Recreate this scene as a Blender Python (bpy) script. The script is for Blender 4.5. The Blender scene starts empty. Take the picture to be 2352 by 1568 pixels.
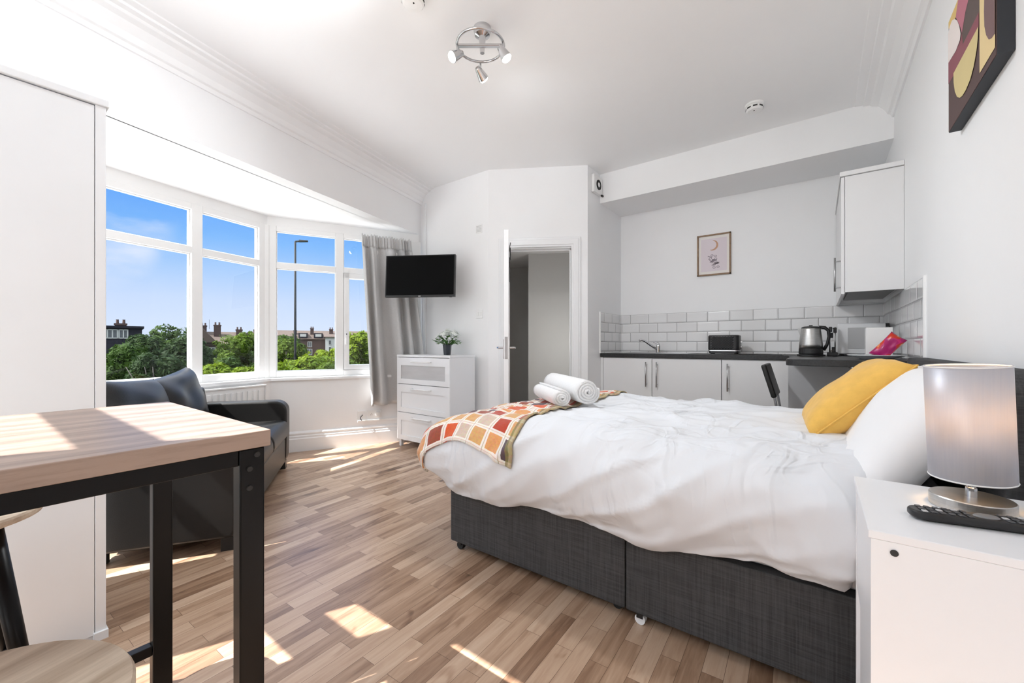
import bpy, bmesh, math, random
from mathutils import Vector, Matrix, noise
from mathutils.bvhtree import BVHTree
random.seed(7)
PI = math.pi
SC = bpy.context.scene
COL = SC.collection
MW = {}

# ------------------------------------------------------------------ materials
def new_mat(name):
    m = bpy.data.materials.new(name); m.use_nodes = True
    nt = m.node_tree; nt.nodes.clear()
    return m, nt
def N(nt, t, **kw):
    n = nt.nodes.new(t)
    for k, v in kw.items():
        if k.startswith('i_'): n.inputs[k[2:].replace('_', ' ')].default_value = v
        else: setattr(n, k, v)
    return n
def L(nt, a, b): nt.links.new(a, b)
def ramp(nt, stops, interp='LINEAR'):
    r = nt.nodes.new('ShaderNodeValToRGB'); cr = r.color_ramp; cr.interpolation = interp
    while len(cr.elements) < len(stops): cr.elements.new(0.5)
    for e, (p, c) in zip(cr.elements, stops): e.position = p; e.color = (*c, 1) if len(c) == 3 else c
    return r
def srgb(r, g, b):
    f = lambda v: (v/255/12.92 if v/255 <= .04045 else ((v/255+.055)/1.055)**2.4)
    return (f(r), f(g), f(b))
def pmat(name, col, rough=.5, metal=0, var=.04, vscale=6, bump=0, bscale=60, spec=.5, coat=0, stretch=(1, 1, 1), sheen=0, emit=None, estr=0):
    m, nt = new_mat(name)
    o = N(nt, 'ShaderNodeOutputMaterial'); p = N(nt, 'ShaderNodeBsdfPrincipled')
    L(nt, p.outputs[0], o.inputs[0])
    tc = N(nt, 'ShaderNodeTexCoord'); mp = N(nt, 'ShaderNodeMapping'); mp.inputs['Scale'].default_value = stretch
    L(nt, tc.outputs['Object'], mp.inputs[0])
    ns = N(nt, 'ShaderNodeTexNoise'); ns.inputs['Scale'].default_value = vscale; ns.inputs['Detail'].default_value = 4
    L(nt, mp.outputs[0], ns.inputs['Vector'])
    lo = tuple(max(0, c*(1-var)) for c in col); hi = tuple(min(1, c*(1+var)) for c in col)
    r = ramp(nt, [(.3, lo), (.7, hi)]); L(nt, ns.outputs[0], r.inputs[0]); L(nt, r.outputs[0], p.inputs['Base Color'])
    p.inputs['Roughness'].default_value = rough; p.inputs['Metallic'].default_value = metal
    p.inputs['Specular IOR Level'].default_value = spec; p.inputs['Coat Weight'].default_value = coat
    p.inputs['Sheen Weight'].default_value = sheen
    if emit: p.inputs['Emission Color'].default_value = (*emit, 1); p.inputs['Emission Strength'].default_value = estr
    if bump:
        n2 = N(nt, 'ShaderNodeTexNoise'); n2.inputs['Scale'].default_value = bscale; n2.inputs['Detail'].default_value = 3
        L(nt, mp.outputs[0], n2.inputs['Vector'])
        b = N(nt, 'ShaderNodeBump'); b.inputs['Strength'].default_value = bump; b.inputs['Distance'].default_value = .01
        L(nt, n2.outputs[0], b.inputs['Height']); L(nt, b.outputs[0], p.inputs['Normal'])
    return m

WHITE = (.86, .86, .86)
M = {}
M['wall'] = pmat('white_wall_paint', (.90, .905, .915), .6, var=.008, vscale=2, bump=.03, bscale=40)
M['ceil'] = pmat('white_ceiling_paint', (.93, .935, .945), .7, var=.008, vscale=2, bump=.02, bscale=30)
M['gloss'] = pmat('white_gloss_paint', (.86, .87, .885), .3, var=.008)
M['upvc'] = pmat('white_window_plastic', (.88, .88, .875), .3, var=.006)
M['lam'] = pmat('white_laminate', (.83, .845, .87), .35, var=.008)
M['lam2'] = pmat('white_cabinet_laminate', (.78, .78, .785), .3, var=.008)
M['warm'] = pmat('white_wardrobe_laminate', (.77, .79, .815), .4, var=.008)
M['gap'] = pmat('dark_gap', (.03, .03, .03), .8)
M['chrome'] = pmat('chrome_metal', (.62, .62, .63), .12, 1, var=.03)
M['brush'] = pmat('brushed_nickel', (.55, .55, .54), .32, 1, var=.1, vscale=30, stretch=(1, 1, 12))
M['steel'] = pmat('satin_steel', (.5, .5, .51), .3, 1, var=.06, vscale=20)
M['blackm'] = pmat('black_powder_coated_metal', (.003, .003, .0032), .34, var=.1, spec=.2)
M['blackp'] = pmat('black_plastic', (.012, .012, .013), .35, var=.1)
M['rubber'] = pmat('dark_rubber', (.02, .02, .02), .7)
M['screen'] = pmat('black_screen_glass', (.0015, .0015, .0015), .5, var=0, spec=.08)
M['leather'] = pmat('charcoal_leather', (.011, .0105, .010), .42, var=.12, vscale=3, bump=.10, bscale=180, spec=.42)
M['linen'] = pmat('white_cotton', (.68, .70, .73), .9, var=.012, vscale=4, bump=.15, bscale=14, sheen=.1)
def duvet_mat():
    m, nt = new_mat('crumpled_white_cotton')
    o = N(nt, 'ShaderNodeOutputMaterial'); p = N(nt, 'ShaderNodeBsdfPrincipled'); L(nt, p.outputs[0], o.inputs[0])
    p.inputs['Base Color'].default_value = (.735, .755, .79, 1); p.inputs['Roughness'].default_value = .9; p.inputs['Sheen Weight'].default_value = .1
    tc = N(nt, 'ShaderNodeTexCoord'); prev = None
    wp = N(nt, 'ShaderNodeTexNoise'); wp.inputs['Scale'].default_value = 1.7; L(nt, tc.outputs['Object'], wp.inputs['Vector'])
    wa = N(nt, 'ShaderNodeVectorMath', operation='MULTIPLY_ADD'); wa.inputs[1].default_value = (.35, .35, .35); L(nt, wp.outputs['Color'], wa.inputs[0]); L(nt, tc.outputs['Object'], wa.inputs[2])
    for rot, sc, dist in (((0, math.radians(38), 0), (6.5, 2.2, 1.0), .030), ((0, math.radians(-20), math.radians(25)), (3.0, 7.5, 1.6), .024), ((math.radians(15), math.radians(60), math.radians(-15)), (11, 5, 2), .011)):
        mp = N(nt, 'ShaderNodeMapping'); mp.inputs['Rotation'].default_value = rot; mp.inputs['Scale'].default_value = sc; L(nt, wa.outputs[0], mp.inputs[0])
        n = N(nt, 'ShaderNodeTexNoise'); n.inputs['Scale'].default_value = 1; n.inputs['Detail'].default_value = 1.5; L(nt, mp.outputs[0], n.inputs['Vector'])
        a = N(nt, 'ShaderNodeMath', operation='SUBTRACT'); a.inputs[1].default_value = .5; L(nt, n.outputs[0], a.inputs[0])
        b = N(nt, 'ShaderNodeMath', operation='ABSOLUTE'); L(nt, a.outputs[0], b.inputs[0])
        r = ramp(nt, [(0, (1, 1, 1)), (.05, (.6, .6, .6)), (.17, (0, 0, 0))], 'EASE'); L(nt, b.outputs[0], r.inputs[0])
        mk = N(nt, 'ShaderNodeTexNoise'); mk.inputs['Scale'].default_value = 1.9; L(nt, mp.outputs[0], mk.inputs['Vector']); mr = ramp(nt, [(.42, (0, 0, 0)), (.62, (1, 1, 1))])
        n3 = N(nt, 'ShaderNodeTexNoise'); n3.inputs['Scale'].default_value = 2.3; n3.inputs['Detail'].default_value = 1; L(nt, tc.outputs['Object'], n3.inputs['Vector']); L(nt, n3.outputs[0], mr.inputs[0])
        mu = N(nt, 'ShaderNodeMath', operation='MULTIPLY'); L(nt, r.outputs[0], mu.inputs[0]); L(nt, mr.outputs[0], mu.inputs[1])
        bp = N(nt, 'ShaderNodeBump'); bp.inputs['Strength'].default_value = .40; bp.inputs['Distance'].default_value = dist; L(nt, mu.outputs[0], bp.inputs['Height'])
        if prev: L(nt, prev.outputs[0], bp.inputs['Normal'])
        prev = bp
    L(nt, prev.outputs[0], p.inputs['Normal']); return m
M['duvet'] = duvet_mat()
M['pillowc'] = pmat('white_pillowcase_cotton', (.86, .86, .87), .9, var=.01, vscale=4, bump=.1, bscale=18, sheen=.1)
M['towel'] = pmat('white_terry_towelling', (.86, .86, .86), .95, var=.03, vscale=90, bump=.5, bscale=260, sheen=.3)
M['yellow'] = pmat('mustard_yellow_fabric', srgb(230, 182, 88), .9, var=.06, vscale=30, bump=.15, bscale=240, sheen=.2)
M['curtain'] = pmat('grey_curtain_fabric', srgb(200, 200, 200), .75, var=.04, vscale=90, sheen=.2)
M['worktop'] = pmat('black_granite_effect_laminate', (.016, .016, .017), .38, var=.6, vscale=90, spec=.5)
M['pot'] = pmat('dark_slate_pot', (.02, .025, .035), .35, var=.1)
M['leafp'] = pmat('green_artificial_leaf', (.06, .17, .03), .5, var=.4, vscale=40)
M['petal'] = pmat('white_petal', (.8, .84, .8), .7, var=.05, vscale=40)
M['frosted'] = pmat('frosted_grey_glass', (.52, .52, .53), .25, var=.05, vscale=4, stretch=(1, 1, 6))
M['oakframe'] = pmat('thin_oak_frame_wood', srgb(140, 112, 84), .5, var=.2, vscale=30)
M['paper'] = pmat('pale_paper', srgb(236, 232, 228), .8, var=.01)
M['card'] = pmat('white_card', (.88, .88, .87), .6, var=.01)
M['canvas_edge'] = pmat('black_canvas_edge', (.024, .028, .035), .6, var=.1)
M['plate'] = pmat('white_glazed_ceramic', (.8, .82, .85), .15, var=.01)
M['redfoil'] = pmat('brown_sachet_foil', (.09, .04, .025), .35, var=.3, vscale=60)
M['radiator'] = pmat('white_radiator_enamel', (.85, .85, .85), .35, var=.01)
M['bulb'] = pmat('lit_bulb', (1, 1, 1), .5, emit=(1, .97, .9), estr=14)
M['warmbulb'] = pmat('warm_lit_bulb', (1, .8, .5), .5, emit=(1, .62, .28), estr=9)
M['hedge'] = pmat('dark_trunk_bark', (.05, .045, .04), .9, var=.3, vscale=12)
M['pole'] = pmat('dark_lamp_post_paint', (.012, .014, .016), .6, var=.05, spec=.15)
M['grass'] = pmat('rough_grass', (.018, .034, .006), .95, var=.3, vscale=3)

def wood_mat(name, c_lo, c_hi, rough, axis='Y', scale=10):
    m, nt = new_mat(name)
    o = N(nt, 'ShaderNodeOutputMaterial'); p = N(nt, 'ShaderNodeBsdfPrincipled'); L(nt, p.outputs[0], o.inputs[0])
    tc = N(nt, 'ShaderNodeTexCoord'); mp = N(nt, 'ShaderNodeMapping')
    mp.inputs['Scale'].default_value = {'Y': (9, .8, 9), 'X': (.8, 9, 9)}[axis]
    L(nt, tc.outputs['Object'], mp.inputs[0])
    n1 = N(nt, 'ShaderNodeTexNoise'); n1.inputs['Scale'].default_value = scale*.35; n1.inputs['Detail'].default_value = 8; n1.inputs['Roughness'].default_value = .65
    L(nt, mp.outputs[0], n1.inputs['Vector'])
    w = N(nt, 'ShaderNodeTexWave'); w.inputs['Scale'].default_value = .5; w.inputs['Distortion'].default_value = 7; w.inputs['Detail'].default_value = 3
    L(nt, mp.outputs[0], w.inputs['Vector'])
    mx = N(nt, 'ShaderNodeMath', operation='MULTIPLY_ADD'); mx.inputs[1].default_value = .25
    L(nt, w.outputs['Fac'], mx.inputs[0]); L(nt, n1.outputs[0], mx.inputs[2])
    r = ramp(nt, [(.35, c_lo), (.8, c_hi)]); L(nt, mx.outputs[0], r.inputs[0]); L(nt, r.outputs[0], p.inputs['Base Color'])
    p.inputs['Roughness'].default_value = rough
    b = N(nt, 'ShaderNodeBump'); b.inputs['Strength'].default_value = .12; b.inputs['Distance'].default_value = .004
    L(nt, n1.outputs[0], b.inputs['Height']); L(nt, b.outputs[0], p.inputs['Normal'])
    return m
M['oak'] = wood_mat('grey_oak_table_board', srgb(122, 101, 91), srgb(164, 142, 128), .36, scale=30)
M['seatwood'] = wood_mat('pale_oak_seat_board', srgb(172, 152, 130), srgb(214, 198, 178), .45, scale=24)

def floor_mat():
    m, nt = new_mat('oak_strip_laminate_floor')
    o = N(nt, 'ShaderNodeOutputMaterial'); p = N(nt, 'ShaderNodeBsdfPrincipled'); L(nt, p.outputs[0], o.inputs[0])
    tc = N(nt, 'ShaderNodeTexCoord'); mp = N(nt, 'ShaderNodeMapping'); mp.inputs['Rotation'].default_value = (0, 0, math.radians(90-2))
    L(nt, tc.outputs['Object'], mp.inputs[0])
    def brick(w, h, off):
        b = N(nt, 'ShaderNodeTexBrick', offset=off, offset_frequency=2, squash=1)
        b.inputs['Scale'].default_value = 1; b.inputs['Brick Width'].default_value = w; b.inputs['Row Height'].default_value = h
        b.inputs['Mortar Size'].default_value = .0007; b.inputs['Mortar Smooth'].default_value = .3; b.inputs['Bias'].default_value = 0
        b.inputs['Color1'].default_value = (0, 0, 0, 1); b.inputs['Color2'].default_value = (1, 1, 1, 1); b.inputs['Mortar'].default_value = (.05, .05, .05, 1)
        L(nt, mp.outputs[0], b.inputs['Vector']); return b
    b1 = brick(.43, .064, .37)
    # per-strip offset of the grain
    sc = N(nt, 'ShaderNodeVectorMath', operation='SCALE'); sc.inputs['Scale'].default_value = 13
    L(nt, b1.outputs['Color'], sc.inputs[0])
    ad = N(nt, 'ShaderNodeVectorMath', operation='ADD'); L(nt, mp.outputs[0], ad.inputs[0]); L(nt, sc.outputs[0], ad.inputs[1])
    mg = N(nt, 'ShaderNodeMapping'); mg.inputs['Scale'].default_value = (2.2, 26, 1); L(nt, ad.outputs[0], mg.inputs[0])
    g = N(nt, 'ShaderNodeTexNoise'); g.inputs['Scale'].default_value = 1.6; g.inputs['Detail'].default_value = 9; g.inputs['Roughness'].default_value = .62; g.inputs['Distortion'].default_value = .5
    L(nt, mg.outputs[0], g.inputs['Vector'])
    mk = N(nt, 'ShaderNodeMapping'); mk.inputs['Scale'].default_value = (3, 11, 1); L(nt, ad.outputs[0], mk.inputs[0])
    kn = N(nt, 'ShaderNodeTexNoise'); kn.inputs['Scale'].default_value = 1.1; kn.inputs['Detail'].default_value = 2; kn.inputs['Distortion'].default_value = 1.2; L(nt, mk.outputs[0], kn.inputs['Vector'])
    kr = ramp(nt, [(.60, (0, 0, 0)), (.74, (1, 1, 1))]); L(nt, kn.outputs[0], kr.inputs[0])
    a = N(nt, 'ShaderNodeMath', operation='MULTIPLY_ADD'); a.inputs[1].default_value = .42; L(nt, b1.outputs['Color'], a.inputs[0])
    gm = N(nt, 'ShaderNodeMath', operation='MULTIPLY'); gm.inputs[1].default_value = .74; L(nt, g.outputs[0], gm.inputs[0]); L(nt, gm.outputs[0], a.inputs[2])
    km = N(nt, 'ShaderNodeMath', operation='MULTIPLY_ADD'); km.inputs[1].default_value = -.22; L(nt, kr.outputs[0], km.inputs[0]); L(nt, a.outputs[0], km.inputs[2])
    r = ramp(nt, [(.12, srgb(88, 64, 49)), (.34, srgb(134, 104, 82)), (.52, srgb(166, 136, 112)), (.72, srgb(188, 160, 136)), (.9, srgb(202, 178, 155))])
    L(nt, km.outputs[0], r.inputs[0])
    mm = N(nt, 'ShaderNodeMix', data_type='RGBA'); L(nt, b1.outputs['Fac'], mm.inputs['Factor']); L(nt, r.outputs[0], mm.inputs['A']); mm.inputs['B'].default_value = (*srgb(84, 60, 44), 1)
    L(nt, mm.outputs['Result'], p.inputs['Base Color'])
    p.inputs['Roughness'].default_value = .30; p.inputs['Specular IOR Level'].default_value = .6
    b = N(nt, 'ShaderNodeBump'); b.inputs['Strength'].default_value = .08; b.inputs['Distance'].default_value = .003
    L(nt, g.outputs[0], b.inputs['Height']); L(nt, b.outputs[0], p.inputs['Normal'])
    return m
M['floor'] = floor_mat()

def weave_mat(name, lo, hi, s=260):
    m, nt = new_mat(name)
    o = N(nt, 'ShaderNodeOutputMaterial'); p = N(nt, 'ShaderNodeBsdfPrincipled'); L(nt, p.outputs[0], o.inputs[0])
    tc = N(nt, 'ShaderNodeTexCoord'); outs = []
    for st in ((8, 8, s), (s, s, 8)):
        mp = N(nt, 'ShaderNodeMapping'); mp.inputs['Scale'].default_value = st; L(nt, tc.outputs['Object'], mp.inputs[0])
        n = N(nt, 'ShaderNodeTexNoise'); n.inputs['Scale'].default_value = 1; n.inputs['Detail'].default_value = 4; L(nt, mp.outputs[0], n.inputs['Vector']); outs.append(n)
    a = N(nt, 'ShaderNodeMath', operation='ADD'); L(nt, outs[0].outputs[0], a.inputs[0]); L(nt, outs[1].outputs[0], a.inputs[1])
    h = N(nt, 'ShaderNodeMath', operation='MULTIPLY'); h.inputs[1].default_value = .5; L(nt, a.outputs[0], h.inputs[0])
    r = ramp(nt, [(.36, lo), (.64, hi)]); L(nt, h.outputs[0], r.inputs[0]); L(nt, r.outputs[0], p.inputs['Base Color'])
    p.inputs['Roughness'].default_value = .9
    b = N(nt, 'ShaderNodeBump'); b.inputs['Strength'].default_value = .2; b.inputs['Distance'].default_value = .002
    L(nt, h.outputs[0], b.inputs['Height']); L(nt, b.outputs[0], p.inputs['Normal'])
    return m
M['charcoal'] = weave_mat('charcoal_woven_upholstery', (.034, .034, .035), (.072, .072, .074))

def tile_mat(name, ax, x0, z0):
    m, nt = new_mat(name)
    o = N(nt, 'ShaderNodeOutputMaterial'); p = N(nt, 'ShaderNodeBsdfPrincipled'); L(nt, p.outputs[0], o.inputs[0])
    tc = N(nt, 'ShaderNodeTexCoord'); sp = N(nt, 'ShaderNodeSeparateXYZ'); L(nt, tc.outputs['Object'], sp.inputs[0])
    cb = N(nt, 'ShaderNodeCombineXYZ')
    ax1 = N(nt, 'ShaderNodeMath', operation='SUBTRACT'); ax1.inputs[1].default_value = x0; L(nt, sp.outputs[ax], ax1.inputs[0])
    az1 = N(nt, 'ShaderNodeMath', operation='SUBTRACT'); az1.inputs[1].default_value = z0; L(nt, sp.outputs['Z'], az1.inputs[0])
    L(nt, ax1.outputs[0], cb.inputs[0]); L(nt, az1.outputs[0], cb.inputs[1])
    def brick(ms, sm):
        b = N(nt, 'ShaderNodeTexBrick', offset=.5, offset_frequency=2)
        b.inputs['Scale'].default_value = 1; b.inputs['Brick Width'].default_value = .2014; b.inputs['Row Height'].default_value = .102
        b.inputs['Mortar Size'].default_value = ms; b.inputs['Mortar Smooth'].default_value = sm
        b.inputs['Color1'].default_value = (.76, .76, .765, 1); b.inputs['Color2'].default_value = (.83, .83, .835, 1); b.inputs['Mortar'].default_value = (.16, .16, .16, 1)
        L(nt, cb.outputs[0], b.inputs['Vector']); return b
    b1 = brick(.0016, .1); b2 = brick(.013, 1.0)
    L(nt, b1.outputs['Color'], p.inputs['Base Color'])
    rr = N(nt, 'ShaderNodeMath', operation='MULTIPLY_ADD'); rr.inputs[1].default_value = .6; rr.inputs[2].default_value = .1; L(nt, b1.outputs['Fac'], rr.inputs[0]); L(nt, rr.outputs[0], p.inputs['Roughness'])
    bp = N(nt, 'ShaderNodeBump', invert=True); bp.inputs['Strength'].default_value = .8; bp.inputs['Distance'].default_value = .004
    L(nt, b2.outputs['Fac'], bp.inputs['Height']); L(nt, bp.outputs[0], p.inputs['Normal'])
    return m
M['tile_b'] = tile_mat('white_metro_tile_back', 'X', -1.713, .996-.102*4)
M['tile_r'] = tile_mat('white_metro_tile_side', 'Y', .05, .996-.102*4)

def glass_mat():
    m, nt = new_mat('clear_window_glass')
    o = N(nt, 'ShaderNodeOutputMaterial'); t = N(nt, 'ShaderNodeBsdfTransparent'); g = N(nt, 'ShaderNodeBsdfGlossy')
    g.inputs['Roughness'].default_value = .02; mx = N(nt, 'ShaderNodeMixShader'); lwt = N(nt, 'ShaderNodeLayerWeight'); fr = N(nt, 'ShaderNodeMath', operation='POWER'); fr.inputs[1].default_value = 4; L(nt, lwt.outputs['Facing'], fr.inputs[0])
    sc_ = N(nt, 'ShaderNodeMath', operation='MULTIPLY_ADD'); sc_.inputs[1].default_value = .35; sc_.inputs[2].default_value = .02; L(nt, fr.outputs[0], sc_.inputs[0])
    L(nt, sc_.outputs[0], mx.inputs[0]); L(nt, t.outputs[0], mx.inputs[1]); L(nt, g.outputs[0], mx.inputs[2]); L(nt, mx.outputs[0], o.inputs[0])
    return m
M['glass'] = glass_mat()

def plaid_mat():
    m, nt = new_mat('autumn_plaid_fleece')
    o = N(nt, 'ShaderNodeOutputMaterial'); p = N(nt, 'ShaderNodeBsdfPrincipled'); L(nt, p.outputs[0], o.inputs[0])
    tc = N(nt, 'ShaderNodeTexCoord'); sp = N(nt, 'ShaderNodeSeparateXYZ'); L(nt, tc.outputs['UV'], sp.inputs[0])
    cells = []; fr = []
    for i, s in enumerate((.104, .112)):
        d = N(nt, 'ShaderNodeMath', operation='DIVIDE'); d.inputs[1].default_value = s; L(nt, sp.outputs[i], d.inputs[0])
        f = N(nt, 'ShaderNodeMath', operation='FLOOR'); L(nt, d.outputs[0], f.inputs[0]); cells.append(f)
        q = N(nt, 'ShaderNodeMath', operation='FRACT'); L(nt, d.outputs[0], q.inputs[0]); fr.append(q)
    cb = N(nt, 'ShaderNodeCombineXYZ'); L(nt, cells[0].outputs[0], cb.inputs[0]); L(nt, cells[1].outputs[0], cb.inputs[1])
    wn = N(nt, 'ShaderNodeTexWhiteNoise', noise_dimensions='2D'); L(nt, cb.outputs[0], wn.inputs['Vector'])
    cr = ramp(nt, [(0, srgb(206, 84, 34)), (.2, srgb(176, 58, 28)), (.4, srgb(86, 66, 74)), (.50, srgb(208, 158, 100)), (.64, srgb(204, 182, 164)), (.80, srgb(216, 150, 92)), (.9, srgb(150, 70, 46))], 'CONSTANT')
    L(nt, wn.outputs['Value'], cr.inputs[0])
    cur = cr.outputs[0]
    def band(src, lo, hi, col, fac, cur):
        a = N(nt, 'ShaderNodeMath', operation='GREATER_THAN'); a.inputs[1].default_value = lo; L(nt, src, a.inputs[0])
        b = N(nt, 'ShaderNodeMath', operation='LESS_THAN'); b.inputs[1].default_value = hi; L(nt, src, b.inputs[0])
        c = N(nt, 'ShaderNodeMath', operation='MULTIPLY'); L(nt, a.outputs[0], c.inputs[0]); L(nt, b.outputs[0], c.inputs[1])
        c2 = N(nt, 'ShaderNodeMath', operation='MULTIPLY'); c2.inputs[1].default_value = fac; L(nt, c.outputs[0], c2.inputs[0])
        mx = N(nt, 'ShaderNodeMix', data_type='RGBA'); L(nt, c2.outputs[0], mx.inputs['Factor']); L(nt, cur, mx.inputs['A']); mx.inputs['B'].default_value = (*col, 1)
        return mx.outputs['Result']
    W = srgb(236, 230, 222)
    cur = band(fr[0].outputs[0], .0, .24, W, .88, cur)
    cur = band(fr[1].outputs[0], .0, .22, W, .88, cur)
    cur = band(fr[0].outputs[0], .10, .14, srgb(150, 140, 88), .6, cur)
    cur = band(fr[1].outputs[0], .09, .13, srgb(196, 150, 120), .5, cur)
    # olive binding along the head-side edge and the hanging hem
    cur = band(sp.outputs[0], .668, .684, srgb(128, 118, 70), .85, cur)
    cur = band(sp.outputs[0], .684, .9, srgb(176, 160, 116), .8, cur)
    ns = N(nt, 'ShaderNodeTexNoise'); ns.inputs['Scale'].default_value = 70; L(nt, tc.outputs['UV'], ns.inputs['Vector'])
    hv = N(nt, 'ShaderNodeMix', data_type='RGBA', blend_type='SOFT_LIGHT'); hv.inputs['Factor'].default_value = .5
    L(nt, cur, hv.inputs['A']); L(nt, ns.outputs['Color'], hv.inputs['B'])
    L(nt, hv.outputs['Result'], p.inputs['Base Color']); p.inputs['Roughness'].default_value = .95; p.inputs['Sheen Weight'].default_value = .3
    b = N(nt, 'ShaderNodeBump'); b.inputs['Strength'].default_value = .3; b.inputs['Distance'].default_value = .003; L(nt, ns.outputs[0], b.inputs['Height']); L(nt, b.outputs[0], p.inputs['Normal'])
    return m
M['plaid'] = plaid_mat()

def shade_mat():
    m, nt = new_mat('silver_satin_lampshade')
    o = N(nt, 'ShaderNodeOutputMaterial'); p = N(nt, 'ShaderNodeBsdfPrincipled'); t = N(nt, 'ShaderNodeBsdfTranslucent')
    p.inputs['Base Color'].default_value = (*srgb(200, 201, 208), 1); p.inputs['Roughness'].default_value = .42; p.inputs['Metallic'].default_value = .35
    tc = N(nt, 'ShaderNodeTexCoord'); mp = N(nt, 'ShaderNodeMapping'); mp.inputs['Scale'].default_value = (300, 300, 8); L(nt, tc.outputs['Object'], mp.inputs[0])
    ns = N(nt, 'ShaderNodeTexNoise'); ns.inputs['Scale'].default_value = 1; L(nt, mp.outputs[0], ns.inputs['Vector'])
    r = ramp(nt, [(.3, srgb(200, 204, 216)), (.7, srgb(206, 209, 219))]); L(nt, ns.outputs[0], r.inputs[0]); L(nt, r.outputs[0], p.inputs['Base Color'])
    t.inputs['Color'].default_value = (.9, .82, .74, 1)
    mx = N(nt, 'ShaderNodeMixShader'); mx.inputs[0].default_value = .22
    L(nt, p.outputs[0], mx.inputs[1]); L(nt, t.outputs[0], mx.inputs[2]); L(nt, mx.outputs[0], o.inputs[0])
    return m
M['shade'] = shade_mat()

def leaf_mat(name, lo, hi):
    m, nt = new_mat(name)
    o = N(nt, 'ShaderNodeOutputMaterial'); p = N(nt, 'ShaderNodeBsdfPrincipled'); t = N(nt, 'ShaderNodeBsdfTranslucent')
    tc = N(nt, 'ShaderNodeTexCoord'); ns = N(nt, 'ShaderNodeTexNoise'); ns.inputs['Scale'].default_value = 1.3; ns.inputs['Detail'].default_value = 5
    L(nt, tc.outputs['Object'], ns.inputs['Vector'])
    r = ramp(nt, [(.3, lo), (.7, hi)]); L(nt, ns.outputs[0], r.inputs[0]); L(nt, r.outputs[0], p.inputs['Base Color']); L(nt, r.outputs[0], t.inputs['Color'])
    p.inputs['Roughness'].default_value = .7; p.inputs['Specular IOR Level'].default_value = .12
    mx = N(nt, 'ShaderNodeMixShader'); mx.inputs[0].default_value = .35; L(nt, p.outputs[0], mx.inputs[1]); L(nt, t.outputs[0], mx.inputs[2]); L(nt, mx.outputs[0], o.inputs[0])
    return m
M['leaf0'] = leaf_mat('mid_green_leaves', (.010, .026, .003), (.038, .072, .010))
M['leaf1'] = leaf_mat('dark_green_leaves', (.006, .017, .004), (.022, .044, .010))
M['leaf2'] = leaf_mat('yellow_green_leaves', (.040, .075, .001), (.120, .165, .004))
M['leaf3'] = leaf_mat('fresh_green_leaves', (.018, .040, .002), (.066, .105, .008))

def brick_mat(name, c1, c2, mort):
    m, nt = new_mat(name)
    o = N(nt, 'ShaderNodeOutputMaterial'); p = N(nt, 'ShaderNodeBsdfPrincipled'); L(nt, p.outputs[0], o.inputs[0])
    tc = N(nt, 'ShaderNodeTexCoord'); sp = N(nt, 'ShaderNodeSeparateXYZ'); L(nt, tc.outputs['Object'], sp.inputs[0])
    a = N(nt, 'ShaderNodeMath', operation='ADD'); L(nt, sp.outputs[0], a.inputs[0]); L(nt, sp.outputs[1], a.inputs[1])
    cb = N(nt, 'ShaderNodeCombineXYZ'); L(nt, a.outputs[0], cb.inputs[0]); L(nt, sp.outputs[2], cb.inputs[1])
    b = N(nt, 'ShaderNodeTexBrick'); b.inputs['Scale'].default_value = 3; b.inputs['Color1'].default_value = (*c1, 1); b.inputs['Color2'].default_value = (*c2, 1); b.inputs['Mortar'].default_value = (*mort, 1)
    L(nt, cb.outputs[0], b.inputs['Vector']); L(nt, b.outputs[0], p.inputs['Base Color']); p.inputs['Roughness'].default_value = .9
    return m
M['brick'] = brick_mat('dark_red_brick', (.030, .014, .011), (.045, .02, .016), (.04, .03, .026))
M['roof'] = brick_mat('brown_roof_tile', (.045, .028, .021), (.062, .04, .03), (.035, .025, .02))
M['slate'] = pmat('dark_slate_cladding', (.016, .015, .021), .9, var=.2, vscale=4, spec=.1)
M['render'] = pmat('white_render', (.30, .30, .29), .8, var=.03)
M['darkglass'] = pmat('dark_house_window', (.05, .055, .06), .2, var=.1)
M['terracotta'] = pmat('terracotta_chimney_pot', (.045, .02, .015), .8, var=.1)

def art_mat(name, build):
    m, nt = new_mat(name)
    o = N(nt, 'ShaderNodeOutputMaterial'); p = N(nt, 'ShaderNodeBsdfPrincipled'); L(nt, p.outputs[0], o.inputs[0]); p.inputs['Roughness'].default_value = .7
    build(nt, p); return m

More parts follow.
